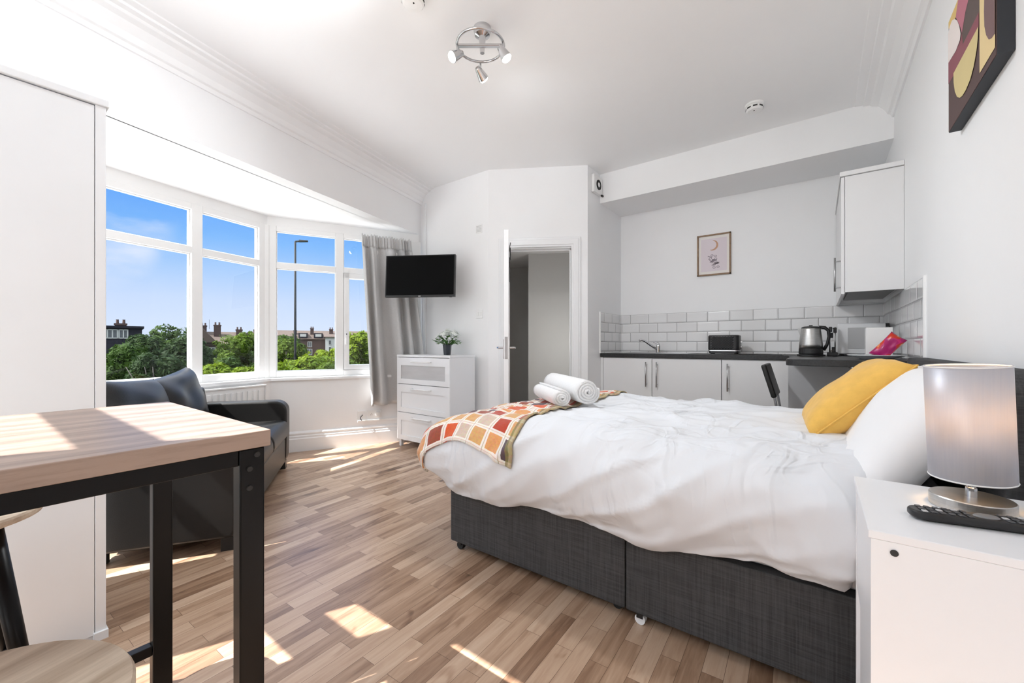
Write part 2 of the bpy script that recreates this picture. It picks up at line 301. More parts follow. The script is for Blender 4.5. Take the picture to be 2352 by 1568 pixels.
# ------------------------------------------------------------------ mesh builder
def frame(o, x, y=None):
    x = Vector(x).normalized(); z = Vector((0, 0, 1)); y = z.cross(x) if y is None else Vector(y).normalized()
    m = Matrix.Identity(4)
    for i, a in enumerate((x, y, z)):
        for j in range(3): m[j][i] = a[j]
    m.translation = Vector(o); return m
def Rz(a): return Matrix.Rotation(a, 4, 'Z')
def T(x, y, z): return Matrix.Translation((x, y, z))
class MB:
    def __init__(s): s.v = []; s.f = []; s.uv = {}
    def add(s, vs, fs, m=None):
        b = len(s.v)
        s.v += [(m @ Vector(v)) if m is not None else Vector(v) for v in vs]
        s.f += [tuple(b+i for i in f) for f in fs]; return s
    def box(s, x0, x1, y0, y1, z0, z1, m=None):
        x0, x1 = min(x0, x1), max(x0, x1); y0, y1 = min(y0, y1), max(y0, y1); z0, z1 = min(z0, z1), max(z0, z1)
        return s.add([(x0, y0, z0), (x1, y0, z0), (x1, y1, z0), (x0, y1, z0), (x0, y0, z1), (x1, y0, z1), (x1, y1, z1), (x0, y1, z1)],
                     [(0, 3, 2, 1), (4, 5, 6, 7), (0, 1, 5, 4), (1, 2, 6, 5), (2, 3, 7, 6), (3, 0, 4, 7)], m)
    def prism(s, poly, z0, z1, m=None):
        a = sum(poly[i][0]*poly[(i+1) % len(poly)][1]-poly[(i+1) % len(poly)][0]*poly[i][1] for i in range(len(poly)))
        if a < 0: poly = poly[::-1]
        n = len(poly)
        return s.add([(x, y, z0) for x, y in poly]+[(x, y, z1) for x, y in poly],
                     [tuple(range(n-1, -1, -1)), tuple(range(n, 2*n))]+[(i, (i+1) % n, n+(i+1) % n, n+i) for i in range(n)], m)
    def lathe(s, prof, c=(0, 0, 0), n=32, m=None, sx=1, sy=1):
        vs = []; fs = []; k = len(prof)
        for i in range(n):
            a = 2*PI*i/n
            for r, z in prof: vs.append((c[0]+r*math.cos(a)*sx, c[1]+r*math.sin(a)*sy, c[2]+z))
        for i in range(n):
            for j in range(k-1):
                a, b = i*k+j, ((i+1) % n)*k+j
                fs.append((a, b, b+1, a+1))
        if prof[0][0] > 1e-5: fs.append(tuple(i*k for i in range(n-1, -1, -1)))
        if prof[-1][0] > 1e-5: fs.append(tuple(i*k+k-1 for i in range(n)))
        return s.add(vs, fs, m)
    def tube(s, pts, r, n=10, m=None, closed=False, cap=True):
        pts = [Vector(p) for p in pts]; K = len(pts); rs = r if isinstance(r, (list, tuple)) else [r]*K
        vs = []; fs = []; up = None
        for i, p in enumerate(pts):
            d = (pts[(i+1) % K]-pts[(i-1) % K]) if closed else (pts[min(i+1, K-1)]-pts[max(i-1, 0)])
            d.normalize()
            if up is None: up = Vector((0, 0, 1)) if abs(d.z) < .9 else Vector((1, 0, 0))
            a = d.cross(up).normalized(); b = a.cross(d).normalized(); up = b
            for j in range(n):
                t = 2*PI*j/n; vs.append(p+(a*math.cos(t)+b*math.sin(t))*rs[i])
        for i in range(K if closed else K-1):
            for j in range(n):
                i2 = (i+1) % K; fs.append((i*n+j, i2*n+j, i2*n+(j+1) % n, i*n+(j+1) % n))
        if cap and not closed: fs.append(tuple(range(n))); fs.append(tuple((K-1)*n+j for j in range(n-1, -1, -1)))
        return s.add(vs, fs, m)
    def grid(s, fn, nu, nv, m=None, uvf=None):
        b = len(s.v); vs = [fn(i/nu, j/nv) for i in range(nu+1) for j in range(nv+1)]
        s.add(vs, [(i*(nv+1)+j, (i+1)*(nv+1)+j, (i+1)*(nv+1)+j+1, i*(nv+1)+j+1) for i in range(nu) for j in range(nv)], m)
        if uvf:
            for i in range(nu+1):
                for j in range(nv+1): s.uv[b+i*(nv+1)+j] = uvf(i/nu, j/nv)
        return s
    def ball(s, c, r, n=10, k=6, m=None):
        r = r if isinstance(r, (tuple, list)) else (r, r, r)
        vs = [(c[0], c[1], c[2]-r[2])]; fs = []
        for j in range(1, k):
            t = -PI/2+PI*j/k
            for i in range(n): a = 2*PI*i/n; vs.append((c[0]+r[0]*math.cos(t)*math.cos(a), c[1]+r[1]*math.cos(t)*math.sin(a), c[2]+r[2]*math.sin(t)))
        vs.append((c[0], c[1], c[2]+r[2]))
        for i in range(n):
            fs.append((0, 1+(i+1) % n, 1+i)); fs.append((len(vs)-1, 1+(k-2)*n+i, 1+(k-2)*n+(i+1) % n))
            for j in range(k-2): a = 1+j*n; fs.append((a+i, a+(i+1) % n, a+n+(i+1) % n, a+n+i))
        return s.add(vs, fs, m)
    def build(s, name, mat, parent=None, smooth=False, bev=0, seg=2, sub=0, solid=0, loc=None, fix=True):
        if parent is not None: inv = MW[parent].inverted()
        elif loc is not None: inv = T(*loc).inverted()
        else: inv = Matrix.Identity(4)
        me = bpy.data.meshes.new(name); me.from_pydata([inv @ v for v in s.v], [], s.f)
        if s.uv:
            ul = me.uv_layers.new(name='UVMap')
            for lp in me.loops: ul.data[lp.index].uv = s.uv.get(lp.vertex_index, (0, 0))
        if fix:
            b = bmesh.new(); b.from_mesh(me); bmesh.ops.recalc_face_normals(b, faces=b.faces); b.to_mesh(me); b.free()
        me.materials.append(M[mat] if isinstance(mat, str) else mat)
        o = bpy.data.objects.new(name, me); COL.objects.link(o)
        if parent is not None: o.parent = parent; MW[o] = MW[parent]
        elif loc is not None: o.location = loc; MW[o] = T(*loc)
        else: MW[o] = Matrix.Identity(4)
        if smooth:
            for p in me.polygons: p.use_smooth = True
        if solid: md = o.modifiers.new('thick', 'SOLIDIFY'); md.thickness = solid; md.offset = 0
        if bev:
            md = o.modifiers.new('edge', 'BEVEL'); md.width = bev; md.segments = seg; md.limit_method = 'ANGLE'; md.angle_limit = math.radians(40)
            for p in me.polygons: p.use_smooth = True
            md.harden_normals = True
        if sub: md = o.modifiers.new('sub', 'SUBSURF'); md.levels = sub; md.render_levels = sub
        return o
def meta(o, label, cat, group=None, kind=None):
    if label: o['label'] = label
    if cat: o['category'] = cat
    if group: o['group'] = group
    if kind: o['kind'] = kind
    return o
def thing(name, label, cat, loc=(0, 0, 0), rz=0, group=None, kind=None):
    o = bpy.data.objects.new(name, None); COL.objects.link(o); o.empty_display_size = .1
    o.location = loc; o.rotation_euler = (0, 0, rz); MW[o] = T(*loc) @ Rz(rz)
    return meta(o, label, cat, group, kind)
def struct(name, mb, mat, **k):
    o = mb.build(name, mat, **k); o['kind'] = 'structure'; return o
def dup(root, loc, rz, label, group=None):
    r = root.copy(); COL.objects.link(r); r.location = loc; r.rotation_euler = (0, 0, rz); r['label'] = label; MW[r] = T(*loc) @ Rz(rz)
    if group: r['group'] = group
    for ch in list(root.children):
        c = ch.copy(); COL.objects.link(c); c.parent = r
        for g in list(ch.children):
            d = g.copy(); COL.objects.link(d); d.parent = c
    return r

# ------------------------------------------------------------------ camera
CAM_H = 1.06; YAW = math.radians(36.75); FPX = 944.0
cd = bpy.data.cameras.new('camera'); cam = bpy.data.objects.new('camera', cd); COL.objects.link(cam)
cam.location = (0, 0, CAM_H); cam.rotation_euler = (PI/2, 0, YAW)
cd.sensor_width = 36; cd.lens = 36*FPX/2352; cd.shift_y = 9/2352; cd.clip_start = .02; cd.clip_end = 2000
SC.camera = cam

# ------------------------------------------------------------------ room shell
CZ = 2.84; HZ = 2.338                       # main ceiling, bay ceiling
RW = .43; BW = 4.55; AL = -1.83; TVY = 3.20; RY = -1.0
lw = Vector((-.2393, .971)).normalized(); ln = Vector((.971, .2393)).normalized()     # window wall: along, inward normal
def LWP(y): return (-2.92-.2465*y)
E2 = Vector((-3.71, 3.20)); A = Vector((-4.395, 1.807)); B = A-1.85*lw; E3 = Vector((-2.69, -.874))
bay = [E2, A, B, E3]
p2 = (E2-A).normalized(); p3 = (E3-B).normalized()
DP0 = Vector((-1.83, 3.70)); de = Vector((-.8633, -.5048)).normalized(); dn = Vector((.5048, -.8633)).normalized()   # door wall, normal into the room
DPL = DP0+.993*de

fl = MB(); fl.prism([(RW+.1, RY-.1), (RW+.1, BW+.1), (AL, BW+.1), (-2.0, 5.6), (-4.2, 4.6), (-4.0, 3.3), (-4.55, 1.85), (-4.1, -.1), (-2.7, -1.1)], -.1, 0)
struct('floor', fl, 'floor')
ce = MB(); ce.prism([(RW+.1, RY-.1), (RW+.1, BW+.1), (AL-.1, BW+.1), (AL-.1, 3.9), (-2.75, 3.35), (-3.8, 3.3), (-2.7, -1.1)], CZ, CZ+.1)
struct('ceiling', ce, 'ceil')
struct('wall_right', MB().box(RW, RW+.12, RY-.1, BW+.12, 0, CZ), 'wall')
struct('wall_back', MB().box(AL-.1, RW, BW, BW+.12, 0, CZ), 'wall')
struct('wall_alcove', MB().prism([(AL, 3.70), (AL, BW), (AL-.1, BW), (AL-.1, 3.64)], 0, CZ), 'wall')
m_door = frame((DP0.x, DP0.y, 0), (de.x, de.y, 0), (-dn.x, -dn.y, 0))     # x along the wall, y away from the room
dw = MB()
dw.box(0, .161, 0, .1, 0, CZ, m_door); dw.box(.161, .80, 0, .1, 2.04, CZ, m_door); dw.box(.80, .993, 0, .1, 0, CZ, m_door)
struct('wall_door', dw, 'wall')
struct('wall_television', MB().prism([(DPL.x, TVY), (-3.72, TVY), (-3.72, TVY+.12), (DPL.x-.06, TVY+.12)], 0, CZ), 'wall')
# header wall over the bay opening
nE3 = Vector((LWP(-1.05), -1.05))
def off(p, d): return (p.x+ln.x*d, p.y+ln.y*d)
struct('wall_left', MB().prism([(E2.x, E2.y), (nE3.x, nE3.y), off(nE3, -.14), off(E2, -.14)], HZ, CZ), 'wall')
# unseen rear wall; its window lets in sun patches and added fill light
rw = MB(); RT = RY-.04
rw.box(-2.75, -2.46, RT, RY, 0, CZ); rw.box(-.26, RW, RT, RY, 0, CZ); rw.box(-2.46, -.26, RT, RY, 0, .12); rw.box(-2.46, -.26, RT, RY, 2.72, CZ)
struct('wall_rear', rw, 'wall')
# bay ceiling
struct('ceiling_bay', MB().prism([off(E2, -.139), (A.x-.12, A.y+.1), (B.x-.12, B.y-.1), off(E3, -.139)], HZ, HZ+.1), 'ceil')
# bay wall under the windows: inset 10 cm from the glass line
def inset(d):
    def shift(p, q):
        t = (q-p).normalized(); n = Vector((-t.y, t.x))
        if n.dot(Vector((-3.0, 1.2))-p) < 0: n = -n
        return p+n*d, t
    def meet(a, b):
        (p, t), (q, u) = a, b
        den = t.x*u.y-t.y*u.x; k = ((q.x-p.x)*u.y-(q.y-p.y)*u.x)/den; return p+t*k
    s1, s2, s3 = shift(E2, A), shift(A, B), shift(B, E3)
    lwl = (E2, lw)
    return [meet(s1, lwl), meet(s1, s2), meet(s2, s3), meet(s3, lwl)]
I10 = inset(.10); I12 = inset(.125); I13 = inset(.12); O = inset(-.04)
SZ = .74
bw = MB(); bw.prism([tuple(p) for p in I10]+[tuple(p) for p in O[::-1]], 0, SZ-.03)
struct('wall_bay', bw, 'wall')
sl = MB(); sl.prism([tuple(p) for p in I12]+[tuple(p) for p in inset(0.0)[::-1]], SZ-.03, SZ)
struct('trim_1', sl, 'gloss', bev=.006)
# panel over the window heads
struct('trim_2', MB().prism([tuple(p) for p in inset(.03)]+[tuple(p) for p in inset(-.04)[::-1]], 2.245, HZ), 'upvc')
# baseboards
def moulding(path, prof, inward):
    """prof: (distance from the wall, z) swept along a 2-D path."""
    mb = MB(); K = len(prof); vs = []; fs = []
    for i, p in enumerate(path):
        p = Vector(p)
        ts = []
        if i > 0: ts.append((p-Vector(path[i-1])).normalized())
        if i < len(path)-1: ts.append((Vector(path[i+1])-p).normalized())
        ns = []
        for t in ts:
            n = Vector((-t.y, t.x))
            if inward < 0: n = -n
            ns.append(n)
        n = ns[0] if len(ns) == 1 else (ns[0]+ns[1]).normalized()/max(.3, (ns[0]+ns[1]).normalized().dot(ns[0]))
        for d, z in prof: vs.append((p.x+n.x*d, p.y+n.y*d, z))
    for i in range(len(path)-1):
        for j in range(K): fs.append((i*K+j, (i+1)*K+j, (i+1)*K+(j+1) % K, i*K+(j+1) % K))
    fs.append(tuple(range(K))); fs.append(tuple((len(path)-1)*K+j for j in range(K)))
    mb.add(vs, fs); return mb
BB = [(0, 0), (.026, 0), (.026, .125), (.020, .135), (.020, .15), (.012, .162), (.017, .172), (.017, .182), (.006, .196), (0, .2)]
o = struct('baseboard_bay', moulding([tuple(p) for p in I10], BB, 1), 'gloss')
BS = [(0, 0), (.018, 0), (.018, .12), (.006, .14), (0, .14)]
struct('baseboard_television', moulding([(-3.70, TVY), (DPL.x, TVY)], BS, -1), 'gloss')
struct('baseboard_right', moulding([(RW, 3.0), (RW, 2.9)], BS, -1), 'gloss')
# cornices
CR = [(0, CZ-.15), (.012, CZ-.15), (.02, CZ-.125), (.035, CZ-.118), (.05, CZ-.085), (.085, CZ-.045), (.12, CZ-.034), (.13, CZ-.022), (.165, CZ-.02), (.17, CZ-.008), (.215, CZ-.006), (.22, CZ), (0, CZ)]
struct('trim_3', moulding([(RW, RY), (RW, 3.985)], CR, 1), 'ceil')
struct('trim_4', moulding([(nE3.x, nE3.y), (E2.x, E2.y)], CR, -1), 'ceil')
# kitchen soffit
struct('wall_soffit', MB().box(AL, RW, 3.985, BW, 2.54, CZ), 'wall')
# splashback tiles
struct('trim_5', MB().box(AL, RW-.008, BW-.008, BW, .98, 1.404), 'tile_b')
struct('trim_6', MB().box(RW-.008, RW, 2.90, BW-.008, .98, 1.404), 'tile_r')
struct('trim_7', MB().box(AL, AL+.008, 3.985, BW-.008, .98, 1.404), 'tile_r')
et = MB(); et.box(RW-.011, RW, 2.885, 2.90, .80, 1.412); et.box(AL, AL+.011, 3.972, 3.985, .98, 1.412)
struct('trim_8', et, 'upvc')
# white corner conduit beside the curtain
struct('trim_9', MB().box(-3.64, -3.615, TVY-.022, TVY, .2, CZ-.15), 'gloss', bev=.004)
# door surround
ar = MB()
prof = [(.161, .067), (.80, .885)]
for a, b in prof:
    lo, hi = min(a, b), max(a, b)
    ar.box(lo, hi, -.018, 0, 0, 2.13, m_door)
    ar.box(lo+.02, hi-.02, -.026, -.018, 0, 2.11, m_door)
ar.box(.067, .885, -.0185, 0, 2.04, 2.135, m_door); ar.box(.087, .865, -.0265, -.018, 2.06, 2.115, m_door)
ar.box(.150, .161, 0, .10, 0, 2.04, m_door); ar.box(.80, .81, 0, .10, 0, 2.04, m_door); ar.box(.15, .81, 0, .1, 2.03, 2.04, m_door)
ar.box(.161, .178, .05, .075, 0, 2.03, m_door); ar.box(.783, .80, .05, .075, 0, 2.03, m_door); ar.box(.161, .80, .05, .075, 2.014, 2.03, m_door)
struct('trim_10', ar, 'gloss', bev=.004)
# lobby beyond the door
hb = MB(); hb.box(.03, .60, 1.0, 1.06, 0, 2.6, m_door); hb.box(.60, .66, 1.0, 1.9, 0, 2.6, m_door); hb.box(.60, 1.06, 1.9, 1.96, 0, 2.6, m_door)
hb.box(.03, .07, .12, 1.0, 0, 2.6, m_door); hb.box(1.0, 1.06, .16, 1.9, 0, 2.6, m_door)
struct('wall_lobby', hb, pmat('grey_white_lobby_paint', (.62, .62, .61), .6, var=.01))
struct('ceiling_lobby', MB().box(.0, 1.06, .1, 1.96, 2.2, 2.26, m_door), 'wall')

# door leaf, standing open into the room
hx = m_door @ Vector((.80, -.02, 0)); free = Vector((-2.033, 2.645)); hv = Vector((hx.x, hx.y))
md = frame((hv.x, hv.y, 0), ((free-hv).x, (free-hv).y, 0)); Ld = (free-hv).length
door = struct('door_1', MB().box(0.004, Ld, -.02, .02, .006, 2.0, md), 'gloss', bev=.003)
hd = MB()
for s in (-1, 1):
    hd.box(Ld-.095, Ld-.055, s*.02, s*.026, .95, 1.11, md)
    hd.tube([md @ Vector((Ld-.075, s*.026, 1.04)), md @ Vector((Ld-.075, s*.066, 1.04)), md @ Vector((Ld-.085, s*.072, 1.04)), md @ Vector((Ld-.18, s*.07, 1.04))], .009)
hd.build('door_handle', 'chrome', door, smooth=False)
MB().box(Ld-.0, Ld+.0015, -.012, .012, .95, 1.13, md).build('latch_plate', 'steel', door)
pc = MB(); c0 = Vector((Ld-.03, .028, 1.86))
pc.tube([md @ Vector((Ld-.03+.022*math.sin(t*.55), .030+.004*math.cos(t), 1.90-.16*t/10-(0))) for t in range(0, 11)], .0035, 6)
pc.tube([md @ Vector((Ld-.025-.02*math.sin(t*.33), .026, 1.78-.20*t/10)) for t in range(0, 11)], .003, 6)
o = pc.build('hanging_cord', 'blackp', loc=(free.x, free.y, 1.7)); meta(o, 'thin black looped cord hanging from the top of the open white door', 'cord')
tg = MB(); tg.box(Ld-.05, Ld-.02, .028, .036, 1.76, 1.86, md); tg.build('toggle', 'blackp', o, bev=.003)

# ------------------------------------------------------------------ windows
def window(name, O2, u, out, cols, rows, W, z0=SZ, z1=2.25, sash=None, hnd=None, d=.035):
    """frame in a local plane: x along u, y outward."""
    m = frame((O2.x, O2.y, 0), (u.x, u.y, 0), (out.x, out.y, 0))
    f = MB(); x = 0; g = []
    edges = [0]+[e for c in cols for e in c]+[W]
    for i in range(0, len(edges), 2): f.box(edges[i], edges[i+1], -d, d, z0, z1, m)
    for (a, b) in cols:
        zz = z0
        for (r0, r1) in rows:
            f.box(a, b, -d, d, zz, r0, m); zz = r1
            g.append((a, b, r0, r1))
        f.box(a, b, -d, d, zz, z1, m)
    for (a, b, r0, r1) in g:   # glazing beads
        w = .012
        f.box(a, b, -.012, .02, r0, r0+w*.6, m); f.box(a, b, -.012, .02, r1-w*.6, r1, m)
        f.box(a, a+w*.6, -.012, .02, r0, r1, m); f.box(b-w*.6, b, -.012, .02, r0, r1, m)
    if sash:
        for (a, b, r0, r1) in sash:
            w = .052
            f.box(a, a+w, -d-.012, d, r0, r1, m); f.box(b-w, b, -d-.012, d, r0, r1, m); f.box(a, b, -d-.012, d, r0, r0+w, m); f.box(a, b, -d-.012, d, r1-w, r1, m)
    root = struct(name, f, 'upvc', bev=.004)
    for (a, b, r0, r1) in g:
        MB().box(a, b, .0, .004, r0, r1, m).build('pane', 'glass', root)
    if hnd:
        h = MB(); h.box(hnd[0]-.012, hnd[0]+.012, -.055, -.047, hnd[1]-.03, hnd[1]+.03, m); h.box(hnd[0]-.008, hnd[0]+.008, -.068, -.055, hnd[1]-.11, hnd[1]+.01, m)
        h.build('window_handle', 'upvc', root, bev=.003)
        MB().ball(tuple(m @ Vector((hnd[0], -.068, hnd[1]))), .006).build('key_hole', 'blackp', root)
    return root
ROWS = [(.80, 1.83), (1.888, 2.20)]
wf = window('window_1', A, -lw, -ln, [(.095, .60), (.685, 1.755)], ROWS, 1.85)
n2 = Vector((-p2.y, p2.x)); n3 = Vector((-p3.y, p3.x))
if n2.dot(A-Vector((-3, 1.2))) < 0: n2 = -n2
if n3.dot(B-Vector((-3, .6))) < 0: n3 = -n3
window('window_2', A, p2, n2, [(.09, .636), (.712, 1.36)], ROWS, 1.54, sash=[(.715, 1.357, .802, 1.828)], hnd=(.738, 1.18))
window('window_3', B, p3, n3, [(.09, .70), (.77, 1.44)], ROWS, 1.53)
# corner posts of the bay
cp = MB()
for P in (A, B): cp.lathe([(.052, SZ), (.052, 2.245)], (P.x, P.y, 0), 12)
struct('trim_11', cp, 'upvc')
# unseen rear window: panes and bars shaped to throw the sun patches
rwd = MB(); RX0, RX1 = -2.46, -.26
m = T(0, RY-.02, 0)
cells = []
def rear(cols, bars):
    for a, b in cols:
        for r0, r1 in bars: cells.append((a, b, r0, r1))
rear([(-2.42, -2.18)], [(.20, 2.21), (2.43, 2.60)])
rear([(-1.97, -1.36)], [(.20, 2.38), (2.47, 2.705)])
rear([(-.98, -.33)], [(.20, 2.20), (2.26, 2.69)])  # extra pane column added for fill light on the bed side
xs = [RX0, -2.42, -2.18, -1.97, -1.36, -.98, -.33, RX1]
for i in range(0, 8, 2): rwd.box(xs[i], xs[i+1], -.012, .012, .12, 2.72, m)
for i in range(1, 7, 2):
    a, b = xs[i], xs[i+1]; zz = .12
    for (ca, cb, r0, r1) in sorted(cells):
        if ca == a: rwd.box(a, b, -.012, .012, zz, r0, m); zz = r1
    rwd.box(a, b, -.012, .012, zz, 2.72, m)
r4 = struct('window_4', rwd, 'upvc')
for (a, b, r0, r1) in cells: MB().box(a, b, 0, .004, r0, r1, m).build('pane', 'glass', r4)
# ------------------------------------------------------------------ wardrobe
t = thing('wardrobe', 'tall plain white wardrobe end beside the bay window, behind the bar table', 'wardrobe', (-2.36, .06, 0))
wb = MB(); wb.box(-2.64, -2.08, .287, .315, 0, 1.925); wb.box(-2.64, -2.08, -.19, -.16, 0, 1.925); wb.box(-2.64, -2.62, -.16, .287, 0, 1.925); wb.box(-2.62, -2.09, -.16, .287, .0, .06)
wb.build('carcass', 'warm', t, bev=.002)
MB().box(-2.65, -2.072, -.20, .323, 1.925, 1.95).build('top_board', 'warm', t, bev=.003)
MB().box(-2.10, -2.082, -.16, .2855, .02, 1.921).build('door', 'warm', t, bev=.002)
MB().box(-2.648, -2.07, .282, .32, 0, .03).build('foot_strip', 'warm', t)

# ------------------------------------------------------------------ bar table
t = thing('bar_table', 'tall bar table with grey oak board top on black metal legs', 'table', (-1.09, -.27, 0))
MB().box(-1.395, -.787, -.87, .332, .881, .91).build('table_top', 'oak', t, bev=.002)
for (x0, x1) in ((-.825, -.795), (-1.36, -1.33)):
    for (y0, y1) in ((.285, .325), (-.862, -.822)):
        MB().box(x0, x1, y0, y1, .012, .88).build('leg', 'blackm', t, bev=.003)
        MB().box(x0, x1, y0, y1, 0, .012).build('foot_pad', 'rubber', t)
for x0, x1 in ((-.822, -.798), (-1.357, -1.333)): MB().box(x0, x1, -.822, .285, .852, .88).build('apron_rail', 'blackm', t, bev=.002)
for y0, y1 in ((.29, .32), (-.857, -.827)): MB().box(-1.33, -.825, y0, y1, .852, .88).build('apron_rail', 'blackm', t, bev=.002)
MB().box(-1.357, -1.333, -.822, .285, .285, .31).build('foot_rail', 'blackm', t, bev=.002)
for z, y in ((.845, .30), (.812, .30), (.868, .312)):
    MB().lathe([(0, .003), (.0045, .003), (.005, 0)], (0, 0, 0), 10, Matrix.Translation((-.795, y, z)) @ Matrix.Rotation(PI/2, 4, 'Y')).build('screw', 'rubber', t)

# ------------------------------------------------------------------ bar stools
def make_stool(loc, rz, label):
    t = thing('bar_stool', label, 'stool', loc, rz, 'bar stools at the bar table')
    m = T(*loc) @ Rz(rz)
    MB().lathe([(0, .628), (.158, .628), (.166, .631), (.168, .636), (.168, .644), (.165, .649), (0, .65)], (0, 0, 0), 64, m).build('seat', 'seatwood', t, smooth=False, bev=0)
    MB().box(-.09, .09, -.09, .09, .618, .628, m).build('seat_plate', 'blackm', t)
    for a in range(4):
        an = PI/4+a*PI/2; c, s = math.cos(an), math.sin(an)
        MB().tube([(c*.10, s*.10, .625), (c*.205, s*.205, .012)], [.019, .015], 14, m).build('leg', 'blackm', t, smooth=True)
        MB().lathe([(.018, 0), (.018, .014)], (c*.206, s*.206, 0), 12, m).build('foot_cap', 'rubber', t)
    k = .17
    for a in range(4):
        a0, a1 = PI/4+a*PI/2, PI/4+(a+1)*PI/2
        MB().tube([(math.cos(a0)*k, math.sin(a0)*k, .22), (math.cos(a1)*k, math.sin(a1)*k, .22)], .009, 8, m).build('foot_rail', 'blackm', t, smooth=True)
    return t
st = make_stool((-.728, -.032, 0), .35, 'bar stool with pale round wooden seat, tucked under the near side of the table')
dup(st, (-1.675, -.035, 0), .1, 'bar stool with pale wooden seat, standing between the bar table and the wardrobe')

# ------------------------------------------------------------------ sofa
se = Vector((-.835, .55, 0)).normalized(); sn = Vector((.55, .835, 0)).normalized()
F1 = Vector((-2.40, .85, 0)); SL, SD = 1.60, .64
cs = F1+se*SL/2-sn*SD/2
ms = frame(tuple(cs), tuple(-se), tuple(-sn))      # x towards the near end, y towards the back (front is -y)
rz = math.atan2(-se.y, -se.x)
t = thing('sofa', 'charcoal leather two seat sofa standing in the bay in front of the radiator', 'sofa', tuple(cs), rz)
h = SL/2; AW = .15
def rprism(prof, x0, x1):          # profile in (y,z), extruded along x
    return MB().prism([(a, b) for a, b in prof], x0, x1, ms @ Matrix(((0, 0, 1, 0), (1, 0, 0, 0), (0, 1, 0, 0), (0, 0, 0, 1))))
def armprof():
    p = [(SD/2, .07), (-SD/2+.02, .07), (-SD/2+.005, .12)]
    p += [(-SD/2, .30), (-SD/2, .50)]
    for k in range(1, 8):
        a = k/7*PI/2; p.append((-SD/2+.09-.09*math.cos(a), .50+.09*math.sin(a)))
    p += [(SD/2-.03, .595), (SD/2, .57)]
    return p
for x0, x1 in ((-h, -h+AW), (h-AW, h)): rprism(armprof(), x0, x1).build('arm', 'leather', t, bev=.022, seg=3)
rprism([(SD/2, .07), (SD/2, .70), (SD/2-.02, .73), (SD/2-.06, .73), (SD/2-.11, .40), (SD/2-.11, .07)], -h+AW, h-AW).build('backrest', 'leather', t, bev=.02, seg=3)
rprism([(-SD/2+.012, .07), (-SD/2+.012, .27), (-SD/2+.03, .285), (SD/2-.17, .285), (SD/2-.17, .07)], -h+AW, h-AW).build('base', 'leather', t, bev=.012)
def pillow_fn(w, hh, th, m, puff=.55, pinch=.06, wob=0, seed=0):
    def top(sg):
        def f(u, v):
            x = (u-.5)*2; y = (v-.5)*2
            k = max(0, (1-abs(x)**3.2))*max(0, (1-abs(y)**3.2))
            z = sg*th/2*k**puff
            px = x*w/2*(1-pinch*(1-y*y)*0-pinch*(abs(y)**2)*0) ; py = y*hh/2
            px *= 1-pinch*(1-abs(x)**4*0)*(1-y*y)*abs(x)**3
            py *= 1-pinch*(1-x*x)*abs(y)**3
            n = noise.noise(Vector((x*1.6+seed, y*1.6, sg*2.+seed)))*wob*(k**.5)
            return m @ Vector((px, py, z+n))
        return f
    return top
def pillow(w, hh, th, m, name, mat, parent=None, loc=None, n=28, **k):
    mb = MB(); f = pillow_fn(w, hh, th, m, **k); mb.grid(f(1), n, n); mb.grid(f(-1), n, n)
    o = mb.build(name, mat, parent, loc=loc, smooth=True)
    b = bmesh.new(); b.from_mesh(o.data); bmesh.ops.remove_doubles(b, verts=b.verts, dist=.0005); bmesh.ops.recalc_face_normals(b, faces=b.faces); b.to_mesh(o.data); b.free()
    for p in o.data.polygons: p.use_smooth = True
    return o
inw = SL-2*AW
for k in range(2):
    xc = (-.25+.5*k)*inw
    # seat cushion: rounded slab
    def seatf(x0, x1):
        return rprism([(-SD/2-.015, .30), (-SD/2-.025, .34), (-SD/2-.02, .40), (-SD/2+.02, .435), (SD/2-.30, .43), (SD/2-.22, .41), (SD/2-.20, .29), (-SD/2+.01, .288)], x0, x1)
    seatf(xc-inw/4+.004, xc+inw/4-.004).build('seat_cushion', 'leather', t, bev=.03, seg=4)
    mm = ms @ T(xc+(.10 if k else .16), SD/2-.06, .65) @ Matrix.Rotation(math.radians(76), 4, 'X') @ Matrix.Rotation(math.radians(4 if k else -5), 4, 'Z')
    pillow(inw/2+.03, .46, .20, mm, 'back_cushion', 'leather', t, wob=.03, seed=k*3.1, puff=.5, pinch=.05)
for x in (-h+.06, h-.06):
    for y in (-SD/2+.05, SD/2-.05): MB().box(x-.035, x+.035, y-.03, y+.03, 0, .07, ms).build('foot', 'blackp', t)

# ------------------------------------------------------------------ radiator
mr = frame((A.x, A.y, 0), (-lw.x, -lw.y, 0), (-ln.x, -ln.y, 0))
t = thing('radiator', 'white ribbed panel radiator under the bay window behind the sofa', 'radiator', tuple(mr @ Vector((.75, -.15, .12))))
rb = MB(); rb.box(.12, 1.35, -.148, -.138, .14, .675, mr)
x = .16
while x < 1.32: rb.box(x, x+.028, -.156, -.148, .17, .64, mr); x += .05
rb.build('panel', 'radiator', t, bev=.003)
MB().box(.11, 1.36, -.158, -.106, .675, .69, mr).build('top_grille', 'radiator', t, bev=.003)
for xx in (.11, 1.35): MB().box(xx, xx+.01, -.157, -.106, .14, .675, mr).build('side_cover', 'radiator', t)
for xx in (.3, 1.25): MB().box(xx, xx+.04, -.138, -.101, .2, .6, mr).build('wall_bracket', 'radiator', t)
MB().tube([mr @ Vector((.08, -.13, .20)), mr @ Vector((.08, -.13, .02)), mr @ Vector((.08, -.13, 0))], .0075).build('pipe', 'upvc', t)

